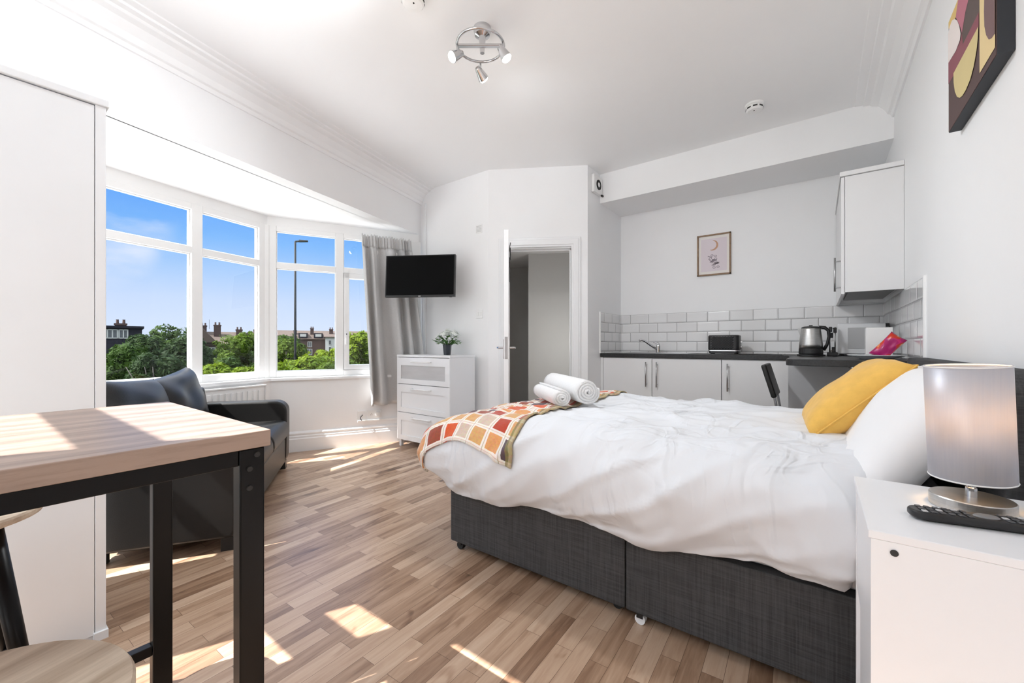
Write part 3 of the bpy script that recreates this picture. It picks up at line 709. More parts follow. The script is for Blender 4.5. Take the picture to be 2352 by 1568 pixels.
# ------------------------------------------------------------------ curtain
ct0 = Vector((-3.90, 2.53)); ct1 = Vector((-3.69, 3.01)); cb0 = Vector((-3.86, 2.60)); cb1 = Vector((-3.565, 3.15))
def curtain(u, v):
    # v: 0 top .. 1 bottom
    z = 2.225-v*1.80
    k = min(1, v*1.05)
    a = ct0.lerp(ct1, u); b = cb0.lerp(cb1, u)
    p = a.lerp(b, k**1.1)
    d = (ct1-ct0).normalized(); n = Vector((d.y, -d.x))
    if n.dot(Vector((0, 0))-p) < 0: n = -n
    ph = (u+.06*math.sin(u*7))*2*PI*4.1+.6
    amp = .040+.034*min(1, v*1.6)
    s_ = math.sin(ph); w = amp*(abs(s_)**.7)*(1 if s_ > 0 else -1)+.007*math.sin(ph*2.6+2)*(1-v*.6)
    if v < .075: w = w*.5+.011*math.sin(u*2*PI*17+.8*math.sin(u*40))*(1-abs(v-.04)*8)
    w += .014*noise.noise(Vector((u*4, v*1.6, 4)))
    q = p+n*(.06-.04*u*v+w*(1-.45*u*v))+d*(.014*math.sin(ph*.5+v*2)*v)
    return Vector((q.x, q.y, z+(.010*math.sin(u*2*PI*17) if v < .02 else 0)))
t = thing('curtain', 'grey pleated curtain hanging at the end of the bay window by the television', 'curtain', (-3.72, 2.85, .42))
MB().grid(lambda u, v: curtain(u, .065+v*.935), 150, 40).build('drape', 'curtain', t, smooth=True, solid=.003)
MB().grid(lambda u, v: curtain(u, v*.07), 200, 5).build('pleated_header', 'curtain', t, smooth=True, solid=.003)
for u in (.33, .72):
    p = curtain(u, .085); MB().ball((p.x+.012, p.y-.02, p.z-.02), (.009, .009, .026), 8, 6).build('pull_tassel', 'upvc', t, smooth=True)

# ------------------------------------------------------------------ television
mt = T(-3.255, 2.80, 1.765) @ Rz(math.radians(30)) @ Matrix.Rotation(math.radians(-4), 4, 'X')
t = thing('television', 'black flat television on a wall bracket above the white chest', 'television', (-3.255, 2.80, 1.765), 0)
MB().box(-.366, .366, -.018, .02, -.216, .216, mt).build('casing', 'blackp', t, bev=.004)
MB().box(-.20, .20, .02, .05, -.15, .12, mt).build('rear_cover', 'blackp', t, bev=.008)
MB().box(-.354, .354, -.0195, -.018, -.196, .206, mt).build('screen', 'screen', t)
MB().box(-.012, .012, -.0195, -.018, -.212, -.204, mt).build('badge', pmat('pale_badge', (.5, .5, .5), .4), t)
MB().box(.31, .335, -.016, -.004, -.222, -.216, mt).build('indicator', 'blackp', t)
pb = mt @ Vector((0, .05, 0))
MB().tube([pb, (-3.18, 3.0, 1.765), (-3.30, 3.16, 1.765)], .018, 10).build('bracket_arm', 'blackm', t)
MB().box(-3.38, -3.22, 3.16, TVY, 1.66, 1.87).build('wall_plate', 'blackm', t, bev=.003)

# ------------------------------------------------------------------ chest of drawers
t = thing('chest_of_drawers', 'white three drawer chest with a frosted glass top drawer, below the television', 'chest of drawers', (-3.195, 2.96, 0))
cx0, cx1, cy0, cy1, ct = -3.59, -2.80, 2.77, 3.12, .962
MB().box(cx0-.003, cx1+.003, cy0-.003, cy1, ct-.022, ct).build('top', 'lam', t, bev=.002)
for x in (cx0, cx1-.018): MB().box(x, x+.018, cy0+.002, cy1, .075, ct-.022).build('side_panel', 'lam', t, bev=.001)
MB().box(cx0+.018, cx1-.018, cy1-.01, cy1-.002, .075, ct-.022).build('back_panel', 'lam', t)
MB().box(cx0+.018, cx1-.018, cy0+.03, cy1-.01, .075, .095).build('base_panel', 'lam', t)
for i, (z0, z1) in enumerate(((.662, .935), (.366, .656), (.075, .360))):
    d = MB(); x0, x1 = cx0+.003, cx1-.003; yf = cy0-.004
    w = .062
    d.box(x0+w, x1-w, yf, cy0+.016, z0, z0+w*.8); d.box(x0+w, x1-w, yf, cy0+.016, z1-w-.02, z1); d.box(x0, x0+w, yf, cy0+.016, z0, z1); d.box(x1-w, x1, yf, cy0+.016, z0, z1)
    d.box(x0+.01, x1-.01, cy0+.03, cy1-.02, z0+.01, z0+.02)
    o = d.build('drawer', 'lam', t)
    MB().box(x0+w, x1-w, yf+.008, cy0+.012, z0+w*.8, z1-w-.02).build('glass_panel' if i == 0 else 'panel', 'frosted' if i == 0 else 'lam', o)
    hh = MB(); zc = z1-.043
    hh.tube([(-3.335, yf, zc), (-3.335, yf-.028, zc), (-3.325, yf-.034, zc), (-3.075, yf-.034, zc), (-3.065, yf-.028, zc), (-3.065, yf, zc)], .0065, 8)
    hh.build('handle', 'gloss', o, smooth=True)
for x in (cx0+.02, cx1-.05):
    for y in (cy0+.012, cy1-.045): MB().box(x, x+.03, y, y+.03, 0, .075).build('leg', 'lam', t)

# ------------------------------------------------------------------ potted plant
pl = (-3.075, 3.0, ct)
t = thing('potted_plant', 'small artificial plant with white flowers in a dark pot on the chest', 'plant', pl)
mp = T(*pl)
MB().lathe([(0, 0), (.034, 0), (.037, .004), (.046, .098), (.049, .1), (.049, .108), (.043, .108), (.04, .09), (0, .088)], (0, 0, 0), 6, mp).build('pot', 'pot', t)
rnd = random.Random(3); lf = MB(); fw = MB(); stm = MB()
for i in range(70):
    a = rnd.uniform(0, 2*PI); el = rnd.uniform(.0, 1.1); r = rnd.uniform(.05, .125)
    c = Vector((math.cos(a)*math.cos(el)*r, math.sin(a)*math.cos(el)*r, .115+math.sin(el)*r*.75))
    stm.tube([(0, 0, .09), c*.6+Vector((0, 0, .045)), c], .0016, 5, mp)
    q = Vector((math.cos(a), math.sin(a), rnd.uniform(-.5, .8))).normalized().to_track_quat('X', 'Z').to_matrix().to_4x4()
    l, w = rnd.uniform(.035, .06), rnd.uniform(.011, .018)
    lf.add([(0, 0, 0), (l*.4, w, .004), (l, 0, -.006), (l*.4, -w, .004), (l*.4, 0, -.003)], [(0, 4, 1), (4, 2, 1), (0, 3, 4), (4, 3, 2)], mp @ T(*c) @ q)
for i in range(46):
    a = rnd.uniform(0, 2*PI); el = rnd.uniform(.25, 1.45); r = rnd.uniform(.09, .135)
    c = Vector((math.cos(a)*math.cos(el)*r+.03, math.sin(a)*math.cos(el)*r, (.155+math.sin(el)*r*.8)))
    q = Vector((c.x, c.y, c.z-.1)).normalized().to_track_quat('Z', 'Y').to_matrix().to_4x4()
    for k in range(5):
        b = k*2*PI/5; e1 = b-.5; e2 = b+.5; R = .027
        fw.add([(0, 0, 0), (math.cos(e1)*R*.8, math.sin(e1)*R*.8, .006), (math.cos(b)*R*1.15, math.sin(b)*R*1.15, .004), (math.cos(e2)*R*.8, math.sin(e2)*R*.8, .006)], [(0, 1, 2, 3)], mp @ T(*c) @ q)
stm.build('stems', 'leafp', t, fix=False); lf.build('foliage', 'leafp', t, fix=False); fw.build('flowers', 'petal', t, fix=False)

# ------------------------------------------------------------------ wall fittings
m2w = frame((I10[1].x, I10[1].y, 0), (p2.x, p2.y, 0), (n2.x, n2.y, 0))     # x along the wall under window 2
def fit(name, label, cat, m, w, h2, mat='upvc', th=.009, group=None):
    c = m @ Vector((0, 0, 0)); t = thing(name, label, cat, tuple(c), 0, group)
    MB().box(-w/2, w/2, -th, 0, -h2/2, h2/2, m).build('plate', mat, t, bev=.003); return t
tt = (Vector((-3.915, 2.555))-Vector((I10[1].x, I10[1].y))).dot(p2)
ms1 = m2w @ T(tt, 0, .318)
t = fit('wall_socket', 'white single wall socket with black lead, low beside the curtain', 'socket', ms1, .086, .086)
MB().tube([ms1 @ Vector((.01, -.012, .0)), ms1 @ Vector((-.012, -.03, -.018)), ms1 @ Vector((-.012, -.03, -.04)), ms1 @ Vector((.0, -.02, -.055))], .004, 8).build('lead', 'blackp', t)
ms2 = m2w @ T(tt+.135, 0, .322)
t = fit('wall_socket', 'white double wall socket with a white plug, under the curtain', 'socket', ms2, .146, .086)
MB().box(.012, .055, -.04, -.009, -.025, .02, ms2).build('plug', 'upvc', t, bev=.006)
for xx in (-.05, .02): MB().box(xx, xx+.012, -.0125, -.009, .018, .034, ms2).build('rocker', 'upvc', t)
hs = MB()
for xx in (-.045, -.030): hs.box(xx, xx+.006, -.0095, -.009, -.012, -.008, ms2)
hs.box(-.037, -.034, -.0095, -.009, .0, .007, ms2); hs.build('pin_holes', 'blackp', t)
o = MB().box(tt-.04, tt+.42, -.018, 0, .243, .262, m2w).build('cable_trunking', 'upvc', loc=tuple(m2w @ Vector((tt+.2, 0, .25))), bev=.002)
meta(o, 'white cable trunking running along the wall under the low sockets', 'trunking')
mtv = frame((-2.812, TVY, 2.263), (1, 0, 0), (0, 1, 0))
t = fit('wall_vent', 'small faint white vent plate high on the wall by the door', 'vent', mtv, .09, .09, 'upvc', .006)
for k in range(5): MB().box(-.034, .034, -.0085, -.006, -.032+k*.014, -.026+k*.014, mtv).build('slat', pmat('pale_grey_plastic', (.62, .62, .62), .5) if k == 0 else bpy.data.materials['pale_grey_plastic'], t)
msw = frame((-2.806, TVY, 1.384), (1, 0, 0), (0, 1, 0))
t = fit('light_switch', 'white double light switch on the wall above the chest corner', 'light switch', msw, .088, .088)
for k in (-1, 1): MB().box(k*.02-.012, k*.02+.012, -.0135, -.009, -.02, .02, msw).build('rocker', 'upvc', t, bev=.002)

# extractor fan on the alcove wall
mf = frame((AL, 3.875, 2.69), (0, -1, 0), (-1, 0, 0))
t = thing('extractor_fan', 'white square extractor fan with round grille beside the kitchen soffit', 'fan', (AL, 3.875, 2.69))
MB().box(-.10, .10, -.035, 0, -.09, .09, mf).build('housing', 'upvc', t, bev=.008)
rot = mf @ Matrix.Rotation(PI/2, 4, 'X')
MB().lathe([(.028, .035), (.028, .042), (.05, .042), (.05, .035)], (0, 0, 0), 28, rot).build('grille_ring', 'gap', t)
MB().lathe([(0, .042), (.022, .042), (.024, .036), (0, .036)], (0, 0, 0), 24, rot).build('fan_hub', 'upvc', t)
MB().box(-.09, -.05, -.05, -.035, -.10, -.085, mf).build('pull_switch', 'gap', t)

# smoke alarms
def alarm(loc, label, rz=0):
    t = thing('smoke_alarm', label, 'smoke alarm', loc, rz, 'ceiling smoke alarms')
    m = T(*loc)
    MB().lathe([(0, 0), (.062, 0), (.062, -.012), (.056, -.016), (0, -.016)], (0, 0, 0), 36, m).build('base', 'upvc', t)
    b = MB().lathe([(.052, -.016), (.055, -.022), (.055, -.04), (.046, -.05), (.02, -.054), (0, -.054)], (0, 0, 0), 36, m); b.build('cover', 'upvc', t)
    for k in range(8):
        a = k*PI/4+.2; mm = m @ Rz(a)
        MB().box(.0535, .0562, -.014, .014, -.037, -.027, mm).build('vent_slot', 'gap', t)
    MB().ball((0+loc[0], loc[1]-.02, loc[2]-.053), .005).build('test_light', 'gap', t)
    return t
al = alarm((-.382, 3.507, CZ), 'white smoke alarm with dark slots on the ceiling before the kitchen soffit')
dup(al, (-1.655, 1.375, CZ), 1.0, 'white smoke alarm cut off by the top edge, nearer than the chrome spotlights')

# ------------------------------------------------------------------ ceiling spotlight ring
lc = Vector((-1.485, 1.70, 2.70))
t = thing('ceiling_spotlight', 'chrome ring ceiling light with three spot heads', 'ceiling light', (lc.x, lc.y, CZ))
ml = T(lc.x, lc.y, 0)
MB().lathe([(0, CZ), (.05, CZ), (.05, CZ-.015), (.042, CZ-.04), (.02, CZ-.05), (.012, 2.70), (0, 2.70)], (-.03, .05, 0), 28, ml).build('ceiling_rose', 'chrome', t, smooth=False)
MB().tube([(math.cos(a/40*2*PI)*.128, math.sin(a/40*2*PI)*.128, 2.70) for a in range(40)], .0075, 10, ml, closed=True).build('ring', 'chrome', t, smooth=True)
dr = Vector((.80, .6, 0)); MB().box(-.128, .128, -.012, .012, 2.694, 2.706, ml @ Rz(.64)).build('cross_bar', 'chrome', t, bev=.003)
cr = Vector((.801, .598, 0)); cf = Vector((-.598, .801, 0))
heads = [(-.125*cr-.02*cf, (-cr*.75-cf*.35+Vector((0, 0, -.55)))), (.125*cr-.04*cf, (cr*.55+cf*.1+Vector((0, 0, -.85)))), (-.01*cr+.128*cf, (cr*.5+cf*.85+Vector((0, 0, -.5))))]
for i, (p, d) in enumerate(heads):
    d = d.normalized(); q = d.to_track_quat('Z', 'Y').to_matrix().to_4x4()
    base = Vector((lc.x, lc.y, 2.70))+p; hp = base+Vector((0, 0, -.065))
    MB().tube([base, hp], .0055, 8).build('stem', 'chrome', t, smooth=True)
    mh = T(*hp) @ q
    s = MB().lathe([(0, -.035), (.014, -.035), (.017, -.03), (.030, .03), (.030, .034), (.026, .034), (.02, .0), (0, -.0)], (0, 0, 0), 22, mh).build('spot_head', 'chrome', t, smooth=False)
    MB().lathe([(0, .02), (.026, .02), (.027, .036), (.02, .045), (0, .049)], (0, 0, 0), 18, mh).build('bulb', 'bulb', s)
    ld = bpy.data.lights.new('spot_lamp', 'SPOT'); ld.energy = (17, 18, 3)[i]; ld.spot_size = math.radians(142); ld.spot_blend = 1.0; ld.shadow_soft_size = .07; ld.color = (.92, .965, 1)
    lo = bpy.data.objects.new('spot_lamp', ld); COL.objects.link(lo); lo.parent = t
    lo.matrix_basis = MW[t].inverted() @ T(*(hp+d*.06)) @ (-d).to_track_quat('Z', 'Y').to_matrix().to_4x4()

# ------------------------------------------------------------------ kitchen
CF = 4.0
def cabinet(x0, x1, label, hside, shut=True):
    t = thing('base_cabinet', label, 'cabinet', ((x0+x1)/2, 4.27, 0), 0, 'kitchen base cabinets')
    b = MB(); b.box(x0, x0+.018, CF+.02, 4.53, .10, .938); b.box(x1-.018, x1, CF+.02, 4.53, .10, .938); b.box(x0+.018, x1-.018, CF+.02, 4.53, .10, .118); b.box(x0+.018, x1-.018, 4.52, 4.53, .118, .938); b.box(x0+.018, x1-.018, CF+.02, CF+.06, .92, .938)
    b.build('carcass', 'lam2', t)
    MB().box(x0, x1, CF+.06, CF+.076, 0, .10).build('plinth', 'lam2', t)
    d = MB().box(x0+.002, x1-.002, CF, CF+.018, .115, .932).build('door', 'lam2', t, bev=.0015)
    if hside:
        hx = x1-.05 if hside > 0 else x0+.05
        h = MB(); h.tube([(hx, CF-.032, .90), (hx, CF-.032, .66)], .006, 10)
        for z in (.875, .685): h.tube([(hx, CF-.032, z), (hx, CF, z)], .0045, 8)
        h.build('door_handle', 'steel', d, smooth=True)
    return t
cabinet(-1.80, -1.297, 'white kitchen base cabinet under the tap, handle on its kitchen side', 1)
cabinet(-1.295, -.688, 'wide white kitchen base cabinet between the tap and the toaster', -1)
cabinet(-.686, -.19, 'white kitchen base cabinet behind the black bar chair', -1)
cabinet(-.188, .42, 'plain handleless white base cabinet under the breakfast bar corner', 0)
o = MB().box(AL+.001, -1.802, CF, CF+.018, 0, .938).build('filler_panel', 'lam2', loc=(AL+.01, CF, 0)); meta(o, 'narrow white filler panel between the alcove wall and first base cabinet', 'panel')
# worktop and breakfast bar
o = MB().box(AL+.001, RW-.001, 3.985, BW-.009, .94, .98).build('worktop', 'worktop', loc=(-.7, 4.27, .94), bev=.004); meta(o, 'long black kitchen worktop along the tiled back wall', 'worktop')
t = thing('breakfast_bar', 'black breakfast bar top with curved end on a chrome leg, beside the bed', 'breakfast bar', (.14, 3.5, 0))
pol = [(RW-.009, 3.984), (RW-.009, 2.995), (.10, 3.0)]
for k in range(8):
    a = PI/2*k/7; pol.append((-.09-.075*math.sin(a)+.0, 3.085-.075*math.cos(a)))
pol += [(-.168, 3.6), (-.20, 3.984)]
MB().prism(pol, .937, .977).build('bar_top', 'worktop', t, bev=.004)
MB().lathe([(.045, 0), (.045, .012), (.03, .016), (.03, .92), (.05, .925), (.05, .937)], (.19, 3.17, 0), 24).build('leg', 'chrome', t, smooth=False)
o = MB().box(-.185, .20, 3.72, 3.738, 0, .937).build('support_panel', pmat('pale_grey_laminate', (.56, .56, .57), .4, var=.01), t)
# sink and tap
t = thing('kitchen_tap', 'chrome single lever kitchen tap with a long slanted spout', 'tap', (-1.36, 4.40, .98))
mk = T(-1.36, 4.40, .98)
MB().lathe([(0, 0), (.027, 0), (.027, .006), (.021, .01), (.021, .075), (.018, .085), (0, .088)], (0, 0, 0), 20, mk).build('body', 'chrome', t)
MB().tube([(0, 0, .03), (-.05, -.03, .07), (-.12, -.075, .128), (-.15, -.095, .140), (-.165, -.105, .128)], [.013, .012, .011, .011, .012], 12, mk).build('spout', 'chrome', t, smooth=True)
MB().tube([(0, 0, .085), (.004, .0, .10), (-.045, -.02, .118)], [.016, .010, .007], 10, mk).build('lever', 'chrome', t, smooth=True)
t = thing('sink', 'steel inset sink and drainer in the black worktop by the tap', 'sink', (-1.35, 4.22, .98))
s = MB(); x0, x1, y0, y1 = -1.75, -.98, 4.05, 4.47
s.box(x0, -1.62, y0, y1, .9805, .984); s.box(-1.26, x1, y0, y1, .9805, .984); s.box(-1.62, -1.26, y0, 4.09, .9805, .984); s.box(-1.62, -1.26, 4.36, y1, .9805, .984)
s.build('rim', 'steel', t, bev=.001)
g = MB()
for k in range(6): g.box(-1.22, -1.0, 4.10+k*.05, 4.112+k*.05, .984, .986)
g.build('drainer_ridges', 'steel', t)
# hob
t = thing('ceramic_hob', 'black glass hob set in the worktop between toaster and kettle', 'hob', (-.42, 4.22, .98))
MB().box(-.56, -.24, 4.03, 4.46, .9805, .986).build('glass', pmat('black_hob_glass', (.008, .008, .008), .08, var=0), t, bev=.002)
for yy in (4.15, 4.34): MB().lathe([(.075, .9863), (.08, .9863), (.08, .9866), (.075, .9866)], (-.40, yy, 0), 32).build('cooking_ring', pmat('grey_ring_print', (.2, .2, .2), .4) if yy < 4.2 else bpy.data.materials['grey_ring_print'], t)
# toaster
tl = (-.71, 4.28, .98)
t = thing('toaster', 'black toaster with diamond quilted side on the worktop', 'toaster', tl)
m = T(*tl)
def rrect(w, d, r, n=5):
    p = []
    for cx, cy, a0 in ((w/2-r, d/2-r, 0), (-w/2+r, d/2-r, PI/2), (-w/2+r, -d/2+r, PI), (w/2-r, -d/2+r, 1.5*PI)):
        for k in range(n+1): a = a0+PI/2*k/n; p.append((cx+r*math.cos(a), cy+r*math.sin(a)))
    return p
MB().prism(rrect(.262, .15, .03), .035, .176, m).build('body', 'blackp', t, bev=.012, seg=3)
MB().prism(rrect(.264, .152, .03), .028, .036, m).build('trim_band', 'chrome', t)
MB().prism(rrect(.252, .145, .03), .008, .028, m).build('base', 'blackp', t)
qd = MB(); sx, sz = .0235, .0225
for i in range(8):
    for j in range(5):
        for o2 in (0, 1):
            x = -.095+i*sx+o2*sx/2; z = .055+j*sz+o2*sz/2
            if x > .085 or z > .158: continue
            qd.add([(x-sx/2, -.0752, z), (x, -.0752, z-sz/2), (x+sx/2, -.0752, z), (x, -.0752, z+sz/2), (x, -.0845, z)], [(0, 1, 4), (1, 2, 4), (2, 3, 4), (3, 0, 4)], m)
qd.build('quilted_panel', pmat('gloss_black_plastic', (.03, .03, .031), .18, var=0, spec=.9, coat=1), t)
MB().box(.131, .150, -.012, .012, .105, .118, m).build('lever', 'chrome', t, bev=.003)
MB().lathe([(0, 0), (.012, 0), (.012, .012), (0, .012)], (0, 0, 0), 14, m @ T(.131, 0, .065) @ Matrix.Rotation(PI/2, 4, 'Y')).build('dial', 'chrome', t)
for sy in (-.028, .028): MB().box(-.10, .10, sy-.012, sy+.012, .1755, .1768, m).build('slot', 'gap', t)
for fx in (-.1, .1):
    for fy in (-.05, .05): MB().lathe([(.01, 0), (.01, .01)], (fx, fy, 0), 10, m).build('foot', 'rubber', t)
# kettle
kl = (-.050, 3.93, .978)
t = thing('kettle', 'brushed steel electric kettle with black handle and base', 'kettle', kl); m = T(*kl)
MB().lathe([(0, 0), (.09, 0), (.09, .012), (.075, .016), (0, .016)], (0, 0, 0), 32, m).build('power_base', 'blackp', t)
MB().lathe([(0, .016), (.076, .016), (.078, .02), (.077, .058), (0, .058)], (0, 0, 0), 40, m).build('lower_band', 'blackp', t)
MB().lathe([(.0765, .058), (.0755, .09), (.070, .15), (.063, .205), (.060, .216), (.058, .216), (.06, .205)], (0, 0, 0), 48, m).build('body', 'brush', t, smooth=True)
MB().lathe([(.061, .214), (.060, .222), (.045, .229), (.012, .231), (.012, .238), (0, .239)], (0, 0, 0), 32, m).build('lid', 'blackp', t)
MB().add([(-.062, -.018, .15), (-.062, .018, .15), (-.057, .016, .212), (-.057, -.016, .212), (-.085, 0, .212), (-.068, 0, .16)], [(0, 5, 4, 3), (5, 1, 2, 4), (3, 4, 2)], m).build('spout', 'brush', t, solid=.002)
MB().tube([(.05, 0, .222), (.085, 0, .218), (.108, 0, .195), (.112, 0, .15), (.10, 0, .09), (.078, 0, .045)], [.012, .013, .012, .011, .011, .012], 12, m).build('handle', 'blackp', t, smooth=True)
# rack beside the microwave
rl = (.085, 4.02, .978)
t = thing('utensil_rack', 'slim chrome rack with black clips between kettle and microwave', 'rack', rl); m = T(*rl)
rk = MB()
for dx, dy in ((-.018, -.03), (.016, .05)): rk.tube([(dx, dy, .03), (dx, dy, .225)], .0042, 8, m)
rk.tube([(-.018, -.03, .04), (.016, .05, .04)], .004, 8, m); rk.tube([(-.018, -.03, .215), (.016, .05, .215)], .004, 8, m)
rk.build('frame', 'chrome', t, smooth=True)
for dx, dy, z in ((-.018, -.02, .205), (-.012, -.01, .16), (.012, .045, .20), (.0, .0, .05)): MB().box(dx-.006, dx+.014, dy-.02, dy+.02, z-.02, z+.02, m).build('clip', 'blackp', t, bev=.003)
MB().box(-.035, .03, -.05, .07, 0, .03, m).build('foot', 'blackp', t, bev=.004)
# microwave
t = thing('microwave', 'white microwave oven in the corner under the wall cupboard', 'microwave', (.27, 4.28, .978))
MB().box(.118, RW-.012, 4.12, 4.50, .99, 1.232).build('casing', 'gloss', t, bev=.01, seg=3)
d = MB().box(.12, .40, 4.10, 4.12, .994, 1.228).build('door', 'gloss', t, bev=.008, seg=3)
MB().box(.178, .385, 4.0965, 4.10, 1.035, 1.196).build('door_window', pmat('pale_grey_door_panel', (.55, .55, .555), .35, var=.01), d, bev=.003)
MB().box(.39, .417, 4.102, 4.12, 1.20, 1.225).build('control_panel', 'gap', t)
for fx in (.14, .39):
    for fy in (4.15, 4.46): MB().box(fx, fx+.02, fy, fy+.02, .98, .99).build('foot', 'rubber', t)
o = MB().box(.245, .375, 3.52, 3.60, .978, 1.175).build('white_carton', 'card', loc=(.31, 3.56, .978), bev=.003); meta(o, 'plain white box standing in front of the microwave door', 'box')
# plate, snack bag, sachets
pc = (.275, 3.27, .978)
o = MB().lathe([(0, 0), (.075, 0), (.08, .004), (.13, .02), (.138, .024), (.136, .026), (.125, .021), (.075, .009), (0, .008)], (0, 0, 0), 48, T(*pc)).build('plate', 'plate', loc=pc, smooth=True); meta(o, 'pale blue-white plate on the breakfast bar holding snacks', 'plate')
def bag_art(nt, p):
    tc = N(nt, 'ShaderNodeTexCoord'); ns = N(nt, 'ShaderNodeTexNoise'); ns.inputs['Scale'].default_value = 16; ns.inputs['Detail'].default_value = 1; L(nt, tc.outputs['Object'], ns.inputs['Vector'])
    r = ramp(nt, [(0, srgb(168, 16, 100)), (.46, srgb(196, 30, 108)), (.50, srgb(206, 52, 24)), (.58, srgb(236, 150, 90)), (.62, srgb(245, 215, 200)), (.65, srgb(188, 30, 50))], 'CONSTANT'); L(nt, ns.outputs[0], r.inputs[0]); L(nt, r.outputs[0], p.inputs['Base Color']); p.inputs['Roughness'].default_value = .3
M['bag'] = art_mat('pink_orange_snack_foil', bag_art)
mb_ = T(.325, 3.27, 1.052) @ Rz(math.radians(-12)) @ Matrix.Rotation(math.radians(38), 4, 'Y') @ Matrix.Rotation(math.radians(80), 4, 'X')
o = pillow(.085, .165, .045, mb_, 'snack_bag', 'bag', loc=(.335, 3.27, .99), n=18, wob=.01, puff=.6); meta(o, 'pink and orange foil snack bag leaning on the tiles above the plate', 'snack bag')
for k, (x, y, a) in enumerate(((.19, 3.24, .3), (.225, 3.21, -.4), (.26, 3.20, .1))):
    mm = T(x, y, .996+.002*k) @ Rz(a)
    o = pillow(.05, .035, .012, mm, 'sachet', 'redfoil', loc=(x, y, .99), n=8)
    meta(o, ('small brown sachet at the rim of the plate', 'small brown sachet second along from the rim of the plate', 'small brown sachet next to the snack bag on the plate')[k], 'sachet', 'sachets on the plate')
# wall cupboard
t = thing('wall_cupboard', 'white wall cupboard above the microwave', 'cupboard', (.28, 4.05, 1.416))
c = MB(); c.box(.14, RW-.001, 3.543, 3.561, 1.416, 2.19); c.box(.14, RW-.001, 4.52, 4.541, 1.416, 2.19); c.box(.14, RW-.001, 3.561, 4.52, 2.172, 2.19); c.box(.14, RW-.001, 3.561, 4.52, 1.44, 1.458); c.box(RW-.012, RW-.001, 3.561, 4.52, 1.458, 2.172)
c.build('carcass', 'lam2', t, bev=.001)
MB().box(.112, RW-.001, 3.53, 4.541, 2.193, 2.222).build('cornice', 'lam2', t, bev=.002)
for y0, y1 in ((3.543, 4.04), (4.043, 4.54)):
    d = MB().box(.12, .138, y0, y1, 1.405, 2.188).build('door', 'lam2', t, bev=.001)
    yh = y0+.05 if y0 < 4 else y1-.05
    if y0 > 4: continue
    h = MB(); h.tube([(.088, yh, 1.43), (.088, yh, 1.66)], .006, 10)
    for z in (1.455, 1.635): h.tube([(.088, yh, z), (.12, yh, z)], .0045, 8)
    h.build('door_handle', 'steel', d, smooth=True)
MB().box(.16, .40, 3.60, 4.30, 1.424, 1.44).build('extractor_panel', pmat('grey_extractor_panel', (.22, .22, .22), .5), t)
# framed print
t = thing('framed_print', 'thin oak framed print with a crescent and flower on the kitchen wall', 'picture', (-.85, BW, 1.975))
x0, x1, z0, z1 = -1.005, -.695, 1.768, 2.182; w = .014
f = MB(); f.box(x0, x0+w, BW-.022, BW, z0, z1); f.box(x1-w, x1, BW-.022, BW, z0, z1); f.box(x0, x1, BW-.022, BW, z0, z0+w); f.box(x0, x1, BW-.022, BW, z1-w, z1)
f.build('frame', 'oakframe', t, bev=.001)
MB().box(x0+w, x1-w, BW-.010, BW-.006, z0+w, z1-w).build('mount', 'paper', t)
MB().box(x0+.036, x1-.036, BW-.011, BW-.010, z0+.042, z1-.042).build('print', pmat('pale_lilac_print', srgb(226, 216, 222), .8, var=.01), t)
yq = BW-.0118
cr_ = MB(); pts = []
for k in range(21):
    a = math.radians(-110+k*(190/20)); pts.append((a, .052))
outer = [(-.86+.052*math.cos(a)*1.0, yq, 2.07+.052*math.sin(a)) for a, _ in pts]
inner = [(-.872+.046*math.cos(a*.97+.02), yq, 2.074+.046*math.sin(a*.97+.02)) for a, _ in pts]
cr_.add(outer+inner, [(i, i+1, 21+i+1, 21+i) for i in range(20)]); cr_.build('crescent', pmat('tan_ink', srgb(200, 158, 130), .8, var=.05), t)
fl_ = MB(); rr = random.Random(5)
for (cx, cz, R) in ((-.855, 1.945, .026), (-.845, 1.90, .022), (-.83, 1.866, .026)):
    for k in range(5):
        b = k*2*PI/5+rr.random(); c2 = (cx+math.cos(b)*R, cz+math.sin(b)*R)
        ring = [(c2[0]+math.cos(q*PI/5)*R*.55, yq, c2[1]+math.sin(q*PI/5)*R*.4) for q in range(10)]
        inn = [(c2[0]+math.cos(q*PI/5)*R*.38, yq, c2[1]+math.sin(q*PI/5)*R*.24) for q in range(10)]
        fl_.add(ring+inn, [(q, (q+1) % 10, 10+(q+1) % 10, 10+q) for q in range(10)])
for (a, b) in (((-.905, 1.965), (-.865, 1.95)), ((-.90, 1.935), (-.86, 1.90)), ((-.86, 1.93), (-.835, 1.87)), ((-.885, 1.90), (-.85, 1.93)), ((-.80, 1.895), (-.835, 1.88))):
    d = (Vector(b)-Vector(a)).normalized()*.0; n_ = Vector((-(b[1]-a[1]), b[0]-a[0])).normalized()*.0028
    fl_.add([(a[0]+n_.x, yq, a[1]+n_.y), (b[0]+n_.x, yq, b[1]+n_.y), (b[0]-n_.x, yq, b[1]-n_.y), (a[0]-n_.x, yq, a[1]-n_.y)], [(0, 1, 2, 3)])
fl_.build('flower_sketch', pmat('grey_mauve_ink', srgb(140, 128, 138), .8, var=.05), t, fix=False)
